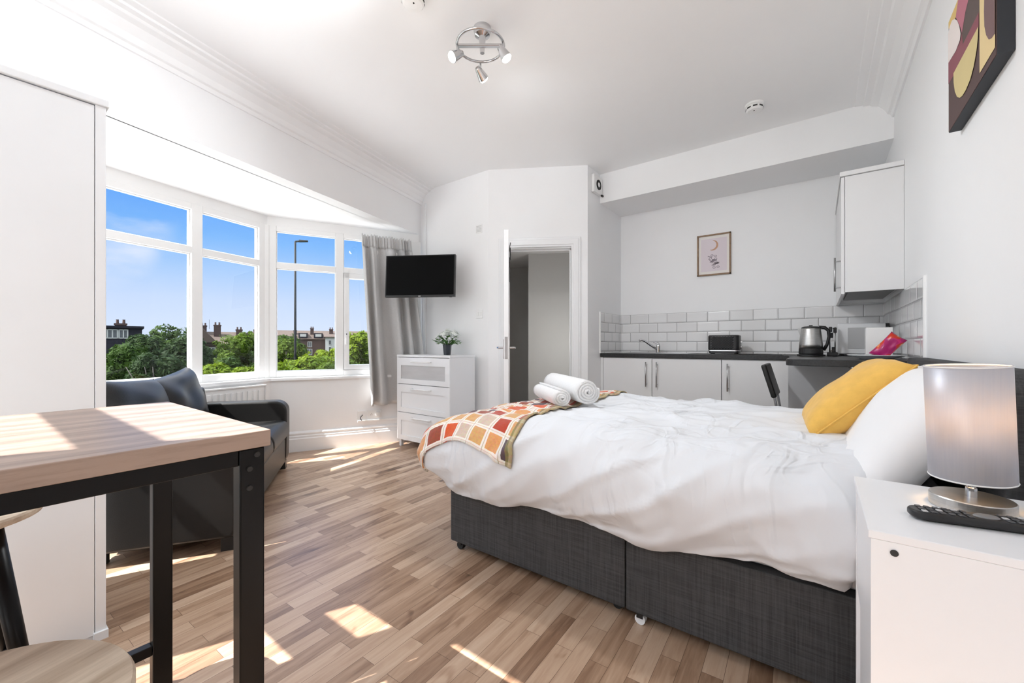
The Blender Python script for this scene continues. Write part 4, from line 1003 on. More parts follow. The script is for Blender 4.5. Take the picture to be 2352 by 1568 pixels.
# canvas picture on the right wall
t = thing('canvas_picture', 'large abstract canvas with plum, pink and cream shapes on the wall above the bed', 'picture', (RW, 1.98, 2.07))
MB().box(.396, RW-.001, 1.718, 2.243, 1.866, 2.286).build('stretcher', 'canvas_edge', t)
def art(nt, p):
    p.inputs['Base Color'].default_value = (*srgb(88, 68, 66), 1)
def shape(pts, col, lift, name):
    vs = [(.396-.0006*lift, y, z) for y, z in pts]
    mb = MB(); mb.add(vs, [tuple(range(len(vs)))]); 
    mb.build(name, pmat(name+'_paint', srgb(*col), .75, var=.02), t)
def ell(cy, cz, ry, rz_, a0, a1, n=22, tilt=0):
    o = []
    for k in range(n+1):
        a = math.radians(a0+(a1-a0)*k/n); y, z = ry*math.cos(a), rz_*math.sin(a)
        o.append((cy+y*math.cos(tilt)-z*math.sin(tilt), cz+y*math.sin(tilt)+z*math.cos(tilt)))
    return o
MB().box(.3945, .396, 1.72, 2.241, 1.868, 2.284).build('painted_ground', pmat('brown_plum_paint', srgb(90, 70, 68), .75, var=.03), t)
shape([(2.241, 2.284), (2.241, 2.262), (2.23, 2.255), (2.136, 2.239), (2.09, 2.284)], (222, 190, 120), 3, 'cream_corner')
shape([(2.136, 2.239), (2.10, 2.284), (2.0, 2.284), (1.981, 2.195), (2.014, 2.178), (2.056, 2.133), (2.078, 2.168)], (188, 116, 132), 4, 'pink_wedge')
shape([(2.240, 2.131), (2.23, 2.131), (2.136, 2.115), (2.073, 2.118), (2.056, 2.133), (2.045, 2.087), (1.871, 2.084), (1.871, 2.039), (2.16, 2.044), (2.240, 2.05)], (142, 82, 92), 4, 'mauve_band')
shape([(2.240, 2.24), (2.22, 2.255), (2.185, 2.257), (2.148, 2.24), (2.113, 2.212), (2.085, 2.174), (2.070, 2.139), (2.078, 2.122), (2.13, 2.115), (2.240, 2.13)], (232, 222, 218), 5, 'pale_oval')
shape([(2.0, 2.284), (1.981, 2.195), (2.014, 2.178), (2.056, 2.133), (2.045, 2.087), (1.871, 2.084), (1.80, 2.12), (1.80, 2.284)], (96, 82, 78), 3, 'taupe_sail')
shape([(2.16, 2.050), (1.869, 2.040), (1.874, 2.005), (1.888, 1.975), (1.916, 1.943), (1.953, 1.921), (2.003, 1.911), (2.045, 1.912), (2.078, 1.921), (2.113, 1.942), (2.142, 1.975), (2.158, 2.015)], (214, 196, 142), 6, 'cream_drop')
shape([(1.86, 1.89), (1.86, 2.284), (1.722, 2.284), (1.722, 1.89)], (230, 206, 154), 5, 'cream_arch')
shape([(1.722, 1.928), (1.75, 1.932), (1.772, 1.941), (1.796, 1.969), (1.812, 2.005), (1.816, 2.05), (1.812, 2.10), (1.79, 2.15), (1.75, 2.19), (1.722, 2.20)], (124, 98, 98), 6, 'taupe_disc')

# ------------------------------------------------------------------ bar chair at the breakfast bar
bl = (-.12, 3.42, 0)
t = thing('bar_chair', 'black padded bar chair with chrome tubes at the breakfast bar', 'chair', bl)
mbk = T(-.27, 3.40, .82) @ Matrix.Rotation(math.radians(-16), 4, 'Y')
MB().box(-.016, .016, -.17, .17, -.115, .115, mbk).build('backrest', 'leather', t, bev=.012, seg=3)
MB().box(-.28, .06, 3.24, 3.60, .53, .575).build('seat', 'leather', t, bev=.02, seg=3)
for y in (3.28, 3.52):
    MB().tube([(-.262, y, .79), (-.238, y, .70), (-.225, y, .62), (-.25, y, .30), (-.28, y, .01)], .0095, 10).build('rear_leg', 'chrome', t, smooth=True)
    MB().tube([(.04, y, .55), (.08, y, .01)], .0095, 10).build('front_leg', 'chrome', t, smooth=True)
    MB().tube([(-.262, y, .25), (.062, y, .25)], .008, 8).build('foot_rail', 'chrome', t, smooth=True)
# ------------------------------------------------------------------ bed
BX0, BX1, BY0, BY1 = -1.547, .355, 1.533, 2.87
t = thing('bed', 'double divan bed with charcoal woven base and headboard', 'bed', (-.6, 2.2, 0))
mid = -.60
for x0, x1 in ((BX0, mid-.002), (mid+.002, BX1)):
    MB().box(x0, x1, BY0, BY1, .042, .335).build('divan_base', 'charcoal', t, bev=.006)
MB().box(BX0+.02, BX1, BY0+.015, BY1-.015, .335, .575).build('mattress', 'linen', t, bev=.05, seg=4)
# headboard: rounded top corners
hp = []
for k in range(7): a = PI/2*k/6; hp.append((BY0-.05+.07-.07*math.cos(a), .93+.07*math.sin(a)))
for k in range(7): a = PI/2-PI/2*k/6; hp.append((BY1+.03-.07+.07*math.cos(a), .93+.07*math.sin(a)))
hp += [(BY1+.03, .04), (BY0-.05, .04)]
MB().prism(hp, .358, RW-.002, Matrix(((0, 0, 1, 0), (1, 0, 0, 0), (0, 1, 0, 0), (0, 0, 0, 1)))).build('headboard', 'charcoal', t, bev=.008)
def castor(x, y, mat):
    MB().tube([(x, y-.012, .02), (x, y+.012, .02)], .02, 16).build('castor', mat, t, smooth=False)
    MB().box(x-.012, x+.012, y-.016, y+.016, .026, .044).build('castor_housing', 'blackp', t)
castor(BX0+.05, BY0+.03, 'rubber'); castor(mid+.055, BY0+.02, 'plate'); castor(mid-.05, BY0+.06, 'rubber'); castor(BX1-.06, BY0+.04, 'rubber')
castor(BX0+.05, BY1-.04, 'rubber'); castor(BX1-.06, BY1-.04, 'rubber')

# duvet ----------------------------------------------------------
DX0, DX1, DY0, DY1, DR = -1.57, .135, 1.535, 2.885, .13
def perim(n):
    """points and outward normals around the rounded rectangle."""
    segs = []; w = DX1-DX0-2*DR; h2 = DY1-DY0-2*DR; q = PI/2*DR
    parts = [('l', (DX0+DR, DY0), (1, 0), w, (0, -1)), ('c', (DX1-DR, DY0+DR), -PI/2, q), ('l', (DX1, DY0+DR), (0, 1), h2, (1, 0)), ('c', (DX1-DR, DY1-DR), 0, q),
             ('l', (DX1-DR, DY1), (-1, 0), w, (0, 1)), ('c', (DX0+DR, DY1-DR), PI/2, q), ('l', (DX0, DY1-DR), (0, -1), h2, (-1, 0)), ('c', (DX0+DR, DY0+DR), PI, q)]
    tot = sum(p[3] for p in parts); out = []
    for i in range(n):
        s = tot*i/n
        for p in parts:
            if s <= p[3]+1e-9:
                if p[0] == 'l': out.append((Vector((p[1][0]+p[2][0]*s, p[1][1]+p[2][1]*s)), Vector(p[4]), tot*i/n))
                else: a = p[2]+s/DR; nn = Vector((math.cos(a), math.sin(a))); out.append((Vector(p[1])+nn*DR, nn, tot*i/n))
                break
            s -= p[3]
    return out, tot
def sm(a, b, x): t_ = max(0, min(1, (x-a)/(b-a))); return t_*t_*(3-2*t_)
def nz(x, y, z): return noise.noise(Vector((x, y, z)))
def topz(x, y):
    z = .705+.018*nz(x*1.7, y*1.7, 1.3)
    # long soft wrinkles fanning from the head end
    r = nz(x*2.2+y*1.4, (y-x*.35)*6.5, 3.1); z += .016*(1-abs(r)*2.4) if abs(r) < .42 else 0
    r = nz(x*4+2, (y+x*.5)*9, 8.1); z += .006*r
    wx = x+.12*nz(x*2, y*2, 6.); wy = y+.12*nz(x*2, y*2, 9.)
    rg = 1-abs(nz(wx*2.0+wy*3.0, wy*1.2-wx*4.5, 14.))*2.3; z += .011*max(0, rg)**2
    rg = 1-abs(nz(wx*1.2-3, wy*6.5+wx*2, 18.))*2.5; z += .008*max(0, rg)**2
    z -= .035*sm(-1.15, -1.6, x)                   # a little thinner towards the foot
    return z
NP, PR = 420, None
pts, tot = perim(NP)
SIDE = [(-.10, 0), (-.045, -.006), (.005, -.028), (.05, -.066), (.082, -.115), (.098, -.17), (.100, -.225), (.088, -.28), (.066, -.325), (.042, -.36), (.022, -.385)]
cxy = Vector(((DX0+DX1)/2, (DY0+DY1)/2))
NT = 34
vs = []; fs = []
def ring_top(s):
    out = []
    for p, n, a in pts:
        q = p-n*.10; c = Vector((max(DX0+.42, min(DX1-.42, q.x)), cxy.y))
        w = c.lerp(q, s); out.append(Vector((w.x, w.y, topz(w.x, w.y))))
    return out
rings = [ring_top(.02+.98*(i/NT)) for i in range(NT+1)]
def catm(P, t_):
    k = min(len(P)-2, int(t_*(len(P)-1))); f = t_*(len(P)-1)-k
    a = P[max(0, k-1)]; b = P[k]; c = P[k+1]; d = P[min(len(P)-1, k+2)]
    return tuple(.5*((2*b[i])+(-a[i]+c[i])*f+(2*a[i]-5*b[i]+4*c[i]-d[i])*f*f+(-a[i]+3*b[i]-3*c[i]+d[i])*f**3) for i in range(2))
NS = 40
for j in range(1, NS+1):
    tt_ = j/NS; out = []
    for p, n, a in pts:
        o_, dz = catm(SIDE, tt_)
        head = sm(.3, .95, n.x); foot = sm(.2, .95, -n.x); near = sm(.3, .95, -n.y); cor = sm(.25, .5, abs(n.x*n.y))
        o_ = o_*(1+.75*foot+.25*cor*(1-head))
        hem = 1.0-.08*sm(-.55, .02, p.x)*near-.06*foot+.03*nz(a*1.9, 0, 5)
        dz = dz*hem*(1-head)+head*dz*.33
        o_ = o_*(1-head)+head*(min(o_, .02)*.8)
        amp = sm(.15, .75, tt_)*(1-head)
        fold = nz(a*5.5+tt_*1.2*math.sin(a*2), tt_*.7, 2.2)
        f2 = nz(a*13-tt_*2.2, tt_*1.1, 7.7)
        o_ += amp*(.015*fold+.008*f2)-.012*amp*cor
        dia = nz((a*1.0+tt_*.9)*4.2, (tt_-a*.25)*1.3, 11.); o_ += .016*(1-head)*sm(0, .3, tt_)*(1-abs(dia)*2.5 if abs(dia) < .4 else 0)
        wv = a*1.0+.10*nz(a*2.1, tt_*1.5, 4.4)
        rg = 1-abs(nz(wv*7.5-tt_*.9, tt_*.55, 21.))*2.2; o_ += (1-head)*sm(.05, .5, tt_)*.009*max(0, rg)**2
        rg2 = 1-abs(nz(wv*3.2+tt_*1.5, tt_*1.6-wv*.8, 33.))*2.6; o_ += (1-head)*sm(.1, .6, tt_)*.010*max(0, rg2)**2
        q = p+n*o_
        b0 = p-n*.10
        out.append(Vector((q.x, q.y, topz(b0.x, b0.y)*(1)+dz+.012*amp*nz(a*7, tt_*2, 9.))))
    rings.append(out)
# turn the hem under
last = rings[-1]; rings.append([Vector((v.x-pts[i][1].x*.018, v.y-pts[i][1].y*.018, v.z-.004)) for i, v in enumerate(last)])
rings.append([Vector((v.x-pts[i][1].x*.03, v.y-pts[i][1].y*.03, v.z+.03)) for i, v in enumerate(last)])
K = len(rings)
for r in rings: vs += r
for r in range(K-1):
    for i in range(NP): fs.append((r*NP+i, (r+1)*NP+i, (r+1)*NP+(i+1) % NP, r*NP+(i+1) % NP))
fs.append(tuple(range(NP)))
dm = MB(); dm.add(vs, fs)
duv = dm.build('duvet', 'duvet', loc=(-.76, 2.2, .32), smooth=True)
meta(duv, 'puffy white duvet covering the bed and hanging over its sides', 'duvet')
bvh = BVHTree.FromPolygons([tuple(v) for v in vs], fs)

# plaid throw ------------------------------------------------------
TX0, TX1 = -1.80, -1.10        # along the bed: foot overhang to the head-side edge
xcore, ycore, zc = -1.40, 1.72, .50
def throw(u, v):
    a = TX0+(TX1-TX0)*u                      # cloth coordinate along x
    b = 1.28+(2.94-1.28)*v                   # along y; below ycore it wraps down the near side
    a += .05*(1-v)*(u-.2)-.02*v
    hemwave = .05*math.sin(u*PI*1.1)*(1-v)
    b += hemwave*.6-.04*(1-v)*max(0, u-.6)/.4
    ox = max(0, xcore-a); oy = max(0, ycore-b)
    R = .33
    tx, ty = min(1.75, ox/R), min(1.75, oy/R)
    c = Vector((max(a, xcore), max(b, ycore), zc))
    r = math.hypot(tx, ty)
    if r > 1e-6:
        d = Vector((-tx/r*math.sin(r), -ty/r*math.sin(r), math.cos(r)))
    else: d = Vector((0, 0, 1))
    hit, nrm, _, _ = bvh.ray_cast(c+d*1.2, -d)
    if hit is None: return c+d*.3
    if nrm.dot(d) < 0: nrm = -nrm
    return hit+nrm*.011+nrm*.005*nz(a*14, b*14, 3)
tm = MB(); tm.grid(throw, 90, 150, uvf=lambda u, v: (u*.70, v*1.66))
o = tm.build('plaid_throw', 'plaid', loc=(-1.4, 2.1, .7), smooth=True, solid=.007)
meta(o, 'orange, rust and plum plaid throw spread across the foot of the bed', 'throw')

# rolled towels ----------------------------------------------------
def surf(x, y):
    h_, n_, _, _ = bvh.ray_cast(Vector((x, y, 2)), Vector((0, 0, -1))); return h_.z+.018
def towel(name, c0, c1, R, label, turns, sq=1.0, seed=0):
    """spiral roll from c0 (far end) to c1 (end facing the camera)."""
    c0, c1 = Vector(c0), Vector(c1); ax = (c1-c0).normalized(); side = Vector((0, 0, 1)).cross(ax).normalized(); up = ax.cross(side)
    Ln = (c1-c0).length; th = R/turns
    NA = int(turns*30); prof = []
    for i in range(NA+1):
        a = i/NA*turns*2*PI; r = th*.35+(R-th*.35)*i/NA
        r *= 1+.03*math.sin(3*a+seed)
        prof.append((math.cos(a-PI/2+seed)*r, math.sin(a-PI/2+seed)*r*sq))
    mb = MB(); NL = 10
    def f(u, v):
        i = u*NA; k = min(NA-1, int(i)); fr = i-k
        x = prof[k][0]*(1-fr)+prof[k+1][0]*fr; y = prof[k][1]*(1-fr)+prof[k+1][1]*fr
        e = abs(v-.5)*2; g = 1-.05*max(0, e-.75)*4
        rr_ = .006*nz(x*30+seed, v*6, y*30)
        # the middle of the roll pushes out a little at the ends
        p = c0+ax*(Ln*v+ (v-.5)*.03*(1-u))+side*x*g*(1+rr_)+up*y*g
        return p
    mb.grid(f, NA, NL)
    return meta(mb.build(name, 'towel', loc=tuple((c0+c1)/2), smooth=True, solid=th*.78), label, 'towel', 'rolled towels on the bed')
def towel_z(c0, c1): return max(surf(c0[0]+(c1[0]-c0[0])*k, c0[1]+(c1[1]-c0[1])*k) for k in (0, .25, .5, .75, 1))
a, b = (-1.47, 2.44), (-1.0, 2.02); za = towel_z(a, b)+.066
towel('rolled_towel', (*a, za), (*b, za), .070, 'larger rolled white towel, behind the small one on the plaid throw', 4.2, .97, .6)
a, b = (-1.42, 2.20), (-1.10, 1.915); za = towel_z(a, b)+.044
towel('rolled_towel', (*a, za), (*b, za), .050, 'smaller rolled white towel lying in front of the larger one on the plaid throw', 3.2, .9, 2.0)

# pillows ----------------------------------------------------------
mp1 = T(.205, 1.90, .765) @ Matrix.Rotation(math.radians(-60), 4, 'Y') @ Rz(PI/2)
o = pillow(.80, .50, .19, mp1, 'pillow', 'pillowc', loc=(.2, 1.93, .6), wob=.02, puff=.48, pinch=.04); meta(o, 'white pillow leaning on the headboard behind the lamp', 'pillow')
mp2 = T(.235, 2.56, .79) @ Matrix.Rotation(math.radians(-60), 4, 'Y') @ Rz(PI/2)
o = pillow(.52, .42, .17, mp2, 'pillow', 'pillowc', loc=(.23, 2.56, .6), wob=.02, puff=.48, pinch=.04, seed=4); meta(o, 'white pillow at the far side of the bed, hidden behind the yellow cushion', 'pillow')
mc = T(.110, 2.19, .845) @ Rz(math.radians(4)) @ Matrix.Rotation(math.radians(-44), 4, 'Y') @ Rz(PI/2)
t = thing('cushion', 'mustard yellow square cushion leaning on the white pillow', 'cushion', (.11, 2.19, .7))
pillow(.42, .42, .165, mc, 'cover', 'yellow', t, wob=.012, puff=.42, pinch=.05, seed=2)
sm_ = MB(); sp_ = []
for k in range(97):
    q = k/96*4; s_ = int(q) % 4; f = q-int(q); e = f*2-1
    x, y = ((e, -1), (1, e), (-e, 1), (-1, -e))[s_]
    px = x*.21*(1-.05*(1-y*y)*abs(x)**3); py = y*.21*(1-.05*(1-x*x)*abs(y)**3)
    sp_.append(mc @ Vector((px*1.004, py*1.004, 0)))
sm_.tube(sp_[:-1], .0032, 6, closed=True).build('seam_piping', 'yellow', t, smooth=True)

# ------------------------------------------------------------------ bedside cabinet, lamp, remote
NX0, NX1, NY0, NY1, NZ = .075, RW-.005, 1.035, 1.432, .71
t = thing('bedside_cabinet', 'white bedside cabinet holding the table lamp', 'bedside cabinet', (.25, 1.23, 0))
c = MB(); c.box(NX0+.004, NX1, NY0, NY0+.016, 0, NZ-.016); c.box(NX0+.004, NX1, NY1-.016, NY1, 0, NZ-.016); c.box(NX0+.02, NX1, NY0+.016, NY1-.016, .05, .066); c.box(NX1-.006, NX1, NY0+.016, NY1-.016, .066, NZ-.016); c.box(NX0+.03, NX0+.045, NY0+.016, NY1-.016, 0, .05)
c.build('carcass', 'lam', t, bev=.001)
MB().box(NX0, NX1, NY0-.001, NY1+.001, NZ-.016, NZ).build('top', 'lam', t, bev=.002)
MB().box(NX0+.006, NX0+.02, NY0+.018, NY1-.018, .42, NZ-.02).build('drawer', 'lam', t, bev=.001)
MB().box(NX0+.012, NX0+.026, NY0+.018, NY1-.018, .055, .414).build('door', 'lam', t, bev=.001)
MB().lathe([(0, 0), (.006, 0), (.006, .002), (0, .002)], (0, 0, 0), 16, T(.112, NY0, .675) @ Matrix.Rotation(PI/2, 4, 'X')).build('screw_cap', 'gap', t)
LX, LY = .262, 1.297
t = thing('table_lamp', 'bedside lamp with silver drum shade and round brushed metal base, glowing warm', 'lamp', (LX, LY, NZ))
mlp = T(LX, LY, NZ)
MB().lathe([(0, 0), (.064, 0), (.065, .002), (.065, .024), (.063, .026), (0, .026)], (0, 0, 0), 64, mlp).build('base', 'brush', t)
MB().lathe([(.009, .026), (.009, .045), (.007, .047), (.007, .15), (.014, .152), (.014, .18), (0, .18)], (0, 0, 0), 20, mlp).build('stem', 'chrome', t)
MB().ball(tuple(mlp @ Vector((0, 0, .205))), (.024, .024, .032), 16, 10).build('bulb', 'warmbulb', t, smooth=True)
msh = T(LX, LY, NZ+.065) @ Rz(math.radians(36)) @ Matrix.Rotation(math.radians(-2.6), 4, 'Y')
MB().lathe([(.0650, 0), (.0652, .243)], (0, 0, 0), 72, msh).build('lamp_shade', 'shade', t, smooth=True, solid=.0012)
# open both ends of the shade
o = [c_ for c_ in t.children if c_.name.startswith('lamp_shade')][0]
b = bmesh.new(); b.from_mesh(o.data); bmesh.ops.delete(b, geom=[f for f in b.faces if len(f.verts) > 4], context='FACES_ONLY'); b.to_mesh(o.data); b.free()
for zz in (.002, .241):
    MB().tube([msh @ Vector((.0652*math.cos(a/48*2*PI), .0652*math.sin(a/48*2*PI), zz)) for a in range(48)], .0016, 6, closed=True).build('shade_rim', 'upvc', t, smooth=True)
ld = bpy.data.lights.new('lamp_glow', 'POINT'); ld.energy = .55; ld.color = (1, .58, .25); ld.shadow_soft_size = .03
lo = bpy.data.objects.new('lamp_glow', ld); COL.objects.link(lo); lo.parent = t; lo.location = (0, 0, .205)
MB().tube([(LX+.085, LY+.03, NZ+.008), (LX+.11, LY+.07, NZ+.006), (LX+.13, LY+.09, NZ-.0), (LX+.145, LY+.098, NZ-.05)], .003, 6).build('cord', 'blackp', t, smooth=True)
# remote
rm = (.262, 1.185, NZ); rr_ = math.radians(12)
t = thing('remote_control', 'black television remote with many buttons beside the lamp', 'remote', rm, rr_)
m = T(*rm) @ Rz(rr_)
MB().prism(rrect(.235, .048, .020, 6), .004, .019, m).build('casing', 'blackp', t, bev=.005, seg=3)
MB().prism(rrect(.20, .03, .012, 4), 0, .006, m).build('underside', 'blackp', t)
bt = pmat('grey_button_rubber', (.10, .10, .105), .5); bw_ = pmat('pale_button', (.55, .55, .55), .4)
k = 0
for i in range(15):
    for j in range(3):
        x = -.098+i*.0135; y = -.0145+j*.0145
        if 6 <= i <= 8 : continue
        MB().box(x-.0043, x+.0043, y-.0045, y+.0045, .019, .0212, m).build('button', bt if (i*3+j) % 7 else bw_, t, bev=.001)
MB().lathe([(0, .0215), (.0105, .0215), (.0125, .019)], (0, 0, 0), 24, m @ T(-.003, 0, 0), sx=1.5).build('direction_pad', pmat('grey_pad', (.22, .22, .225), .35), t)

# ------------------------------------------------------------------ outside
GZ = -2.9
struct('ground', MB().box(-160, -11, -60, 160, GZ-.2, GZ), 'grass')
struct('ground_bounce', MB().box(-11, 14, -26, 14, GZ-.2, GZ+.01), pmat('pale_bounce_ground', (.52, .51, .50), .9, var=.05))  # unseen pale ground, added to bounce sunlight up to the ceilings
def at(px, d, py=None):
    r = (px-1176)/944; return (d*(-.5983+.8013*r), d*(.8013+.5983*r))
def rdir(px):
    r = (px-1176)/944; v = Vector((-.5983+.8013*r, .8013+.5983*r)); return v.normalized()
def leafy(rnd, crown, n, size):
    """leaf clusters: small folded leaf sprays scattered through lobes of the crown."""
    mb = MB(); c, R = crown
    lobes = []
    for i in range(22):
        a = rnd.uniform(0, 2*PI); zz = rnd.uniform(-.9, .95); rr = math.sqrt(max(0, 1-zz*zz))*rnd.uniform(.45, .85)
        lobes.append((Vector((c[0]+math.cos(a)*rr*R[0], c[1]+math.sin(a)*rr*R[1], c[2]+zz*R[2]*.8)), rnd.uniform(.30, .48)*min(R[0], R[2])))
    for i in range(n):
        lc_, lr = lobes[rnd.randrange(len(lobes))]
        d = Vector((rnd.gauss(0, 1), rnd.gauss(0, 1), rnd.gauss(0, 1))).normalized()
        p = lc_+d*lr*rnd.uniform(.65, 1.05)
        q = (d+Vector((rnd.gauss(0, .6), rnd.gauss(0, .6), rnd.gauss(0, .6)+.3))).normalized().to_track_quat('Z', 'Y').to_matrix().to_4x4() @ Rz(rnd.uniform(0, 6.28))
        s = size*rnd.uniform(.6, 1.3)
        mb.add([(-s, -s*.35, -.1*s), (0, 0, .12*s), (s, -s*.3, -.1*s), (0, s*.7, 0), (-s*.5, -s*.9, -.1*s), (s*.5, -s*.9, -.1*s)], [(0, 1, 3), (1, 2, 3), (4, 5, 1)], T(*p) @ q)
    return mb
def tree(x, y, zt, r, kind, label, seed):
    rnd = random.Random(seed); t = thing('tree', label, 'tree', (x, y, GZ), 0, 'trees outside the bay window')
    zb = -1.6; R = (r, r, (zt-zb)/2); c = (x, y, (zt+zb)/2)
    leafy(rnd, (c, R), int(1500+1500*min(1.4, r)), .085+.0025*math.hypot(x, y)).build('foliage', 'leaf%d' % kind, t, fix=False)
    tk = MB(); tk.tube([(x, y, GZ), (x+.05, y, GZ+1.2), (x, y+.08, c[2])], [.16, .12, .05], 8)
    for k in range(6):
        a = rnd.uniform(0, 6.28); tk.tube([(x, y, GZ+1.0+.2*k), (x+math.cos(a)*r*.5, y+math.sin(a)*r*.5, c[2]), (x+math.cos(a)*r*.75, y+math.sin(a)*r*.75, c[2]+R[2]*.6)], [.06, .035, .012], 6)
    tk.build('trunk', 'hedge', t, smooth=True)
TREES = [
 (-27.09, 4.73, 1.12, 1.35, 0, 'mid green tree below the dormer house, beside the window edge'),
 (-30.18, 6.17, 1.62, 1.45, 1, 'dark green tree just right of the dormer house'),
 (-30.47, 7.2, 2.15, 1.6, 0, 'tallest mid green tree in the first big window pane'),
 (-27.06, 7.25, 1.64, 1.15, 1, 'dark thin tree against the first window mullion, bare branches showing'),
 (-28.58, 8.61, 1.0, 1.1, 1, 'dark tree in front of the brown roofed house, beside the mullion'),
 (-17.68, 5.52, 0.40, .75, 2, 'small bright yellow green bush low in the second pane'),
 (-19.57, 6.61, 0.50, .95, 0, 'green shrub below the brown roofed house'),
 (-24.57, 9.11, 1.60, 1.45, 3, 'large fresh green tree right of the brown roofed house'),
 (-15.46, 5.93, 0.40, .8, 2, 'yellow green bush low beside the bay corner post'),
 (-23.17, 10.15, 1.74, 1.25, 0, 'tall green tree behind the lamp post, beside the corner post'),
 (-20.59, 9.59, 1.34, 1.0, 3, 'fresh green tree in front of the lamp post pole'),
 (-13.53, 6.12, 0.58, .8, 2, 'yellow green bush at the foot of the lamp post'),
 (-14.84, 7.64, 0.68, .95, 2, 'wide yellow green bush below the brick terrace'),
 (-17.09, 9.7, 1.10, .8, 2, 'yellow green tree in front of the white house'),
 (-12.59, 6.82, 0.44, .8, 3, 'fresh green bush low in the third big pane, by the opening casement'),
 (-18.04, 11.49, 1.76, 1.1, 2, 'tall yellow green tree seen through the narrow casement'),
 (-14.68, 9.01, 0.69, .85, 3, 'fresh green bush low in the narrow casement'),
 (-18.29, 12.55, 1.57, 1.2, 2, 'yellow green tree half hidden by the curtain'),
 (-21.95, 4.83, 0.66, 1.25, 1, 'dark green bush low behind the sofa cushions'),
]
for i, a in enumerate(TREES): tree(*a, 40+i)

def house_frame(px, d):
    x, y = at(px, d); v = rdir(px); return (x, y), frame((x, y, 0), (v.y, -v.x, 0), (v.x, v.y, 0))
def gable_roof(x0, x1, y0, y1, ze, zr, m, over=.3):
    ym = (y0+y1)/2; mb = MB(); th = .15
    mb.add([(x0-over, y0-over, ze), (x1+over, y0-over, ze), (x1+over, ym, zr), (x0-over, ym, zr), (x0-over, y1+over, ze), (x1+over, y1+over, ze),
            (x0-over, y0-over, ze-th), (x1+over, y0-over, ze-th), (x1+over, y1+over, ze-th), (x0-over, y1+over, ze-th)],
           [(0, 1, 2, 3), (3, 2, 5, 4), (0, 3, 4, 9, 6), (1, 7, 8, 5, 2), (0, 6, 7, 1), (4, 5, 8, 9), (6, 9, 8, 7)], m); return mb
def front_gable(x0, x1, y0, y1, ze, zr, m, over=.25):
    xm = (x0+x1)/2; mb = MB(); th = .12
    mb.add([(x0-over, y0-over, ze), (xm, y0-over, zr), (x1+over, y0-over, ze), (x0-over, y1, ze), (xm, y1, zr), (x1+over, y1, ze), (x0-over, y0-over, ze-th), (x1+over, y0-over, ze-th), (x0-over, y1, ze-th), (x1+over, y1, ze-th)],
           [(0, 1, 4, 3), (1, 2, 5, 4), (0, 6, 7, 2, 1), (3, 4, 5, 9, 8), (0, 3, 8, 6), (2, 7, 9, 5), (6, 8, 9, 7)], m); return mb
def chimney(t, x, y, z0, z1, w, m, pots=2):
    c = MB(); c.box(x-w/2, x+w/2, y-.4, y+.4, z0, z1, m); c.box(x-w/2-.06, x+w/2+.06, y-.46, y+.46, z1-.18, z1, m); o = c.build('chimney', 'brick', t)
    for k in range(pots): MB().lathe([(.12, 0), (.10, .35), (.13, .38)], (0, 0, 0), 10, m @ T(x+(k-(pots-1)/2)*w*.55, y, z1)).build('chimney_pot', 'terracotta', o)
def hwin(t, x0, x1, z0, z1, y, m, n=2):
    f = MB(); w = .09
    f.box(x0, x1, y-.08, y, z0, z0+w, m); f.box(x0, x1, y-.08, y, z1-w, z1, m)
    for k in range(n+1): xx = x0+(x1-x0-w)*k/n; f.box(xx, xx+w, y-.08, y, z0, z1, m)
    o = f.build('window', 'render', t); MB().box(x0+.02, x1-.02, y-.03, y-.01, z0+.02, z1-.02, m).build('pane', 'darkglass', o)
# dormer house
(x, y), m = house_frame(285, 40)
t = thing('house', 'dark slate house with a flat roofed dormer and white windows, behind the trees', 'house', (x, y, GZ))
MB().box(-4.5, 1.3, 0, 6, GZ, 2.75, m).build('wall', 'slate', t)
MB().box(-4.6, 1.45, -.25, 6.2, 2.75, 2.95, m).build('roof', 'slate', t)
hwin(t, -2.6, -.42, 1.72, 2.62, 0, m, 6); hwin(t, -.40, .30, 1.72, 2.62, 0, m, 2); hwin(t, -4.2, -2.7, 1.72, 2.62, 0, m, 3)
chimney(t, -.25, 1.5, 2.9, 3.25, .85, m)
MB().tube([m @ Vector((-1.45, 1, 2.9)), m @ Vector((-1.45, 1, 4.2))], .02, 5).build('aerial', 'pole', t)
# brown roofed house
(x, y), m = house_frame(520, 60)
t = thing('house', 'brick house with brown tiled roof and tall chimneys, framed by the second pane', 'house', (x, y, GZ))
MB().box(-3.4, 2.4, 0, 7, GZ, 1.3, m).build('wall', 'brick', t)
gable_roof(-3.0, 2.2, 0, 6, 1.3, 3.1, m).build('roof', 'roof', t)
front_gable(-4.6, -1.4, -.6, 4, 1.6, 3.75, m).build('hipped_gable_roof', 'roof', t)
chimney(t, -1.1, 2.0, 2.3, 4.1, .85, m); chimney(t, 1.6, 2.6, 2.5, 3.5, .8, m); chimney(t, -2.75, 2.6, 3.0, 4.0, .7, m)
hwin(t, .05, .55, .0, 1.0, 0, m, 1); hwin(t, -2.2, -1.3, -.1, .8, 0, m, 2); MB().box(-1.05, -.8, -.05, 0, .75, 1.0, m).build('vent', 'render', t)
MB().tube([m @ Vector((-2.1, 2.5, 3.5)), m @ Vector((-2.1, 2.5, 4.9))], .02, 5).build('aerial', 'pole', t)
# neighbouring gabled house
(x, y), m = house_frame(572, 71)
t = thing('house', 'brown gabled roof house rising behind the large fresh green tree', 'house', (x, y, GZ))
MB().box(-1.9, 2.0, 0, 6, GZ, 1.7, m).build('wall', 'brick', t)
front_gable(-1.9, 2.0, -.1, 6, 1.7, 3.55, m).build('roof', 'roof', t)
chimney(t, 1.0, 2.5, 2.6, 3.9, .6, m, 1)
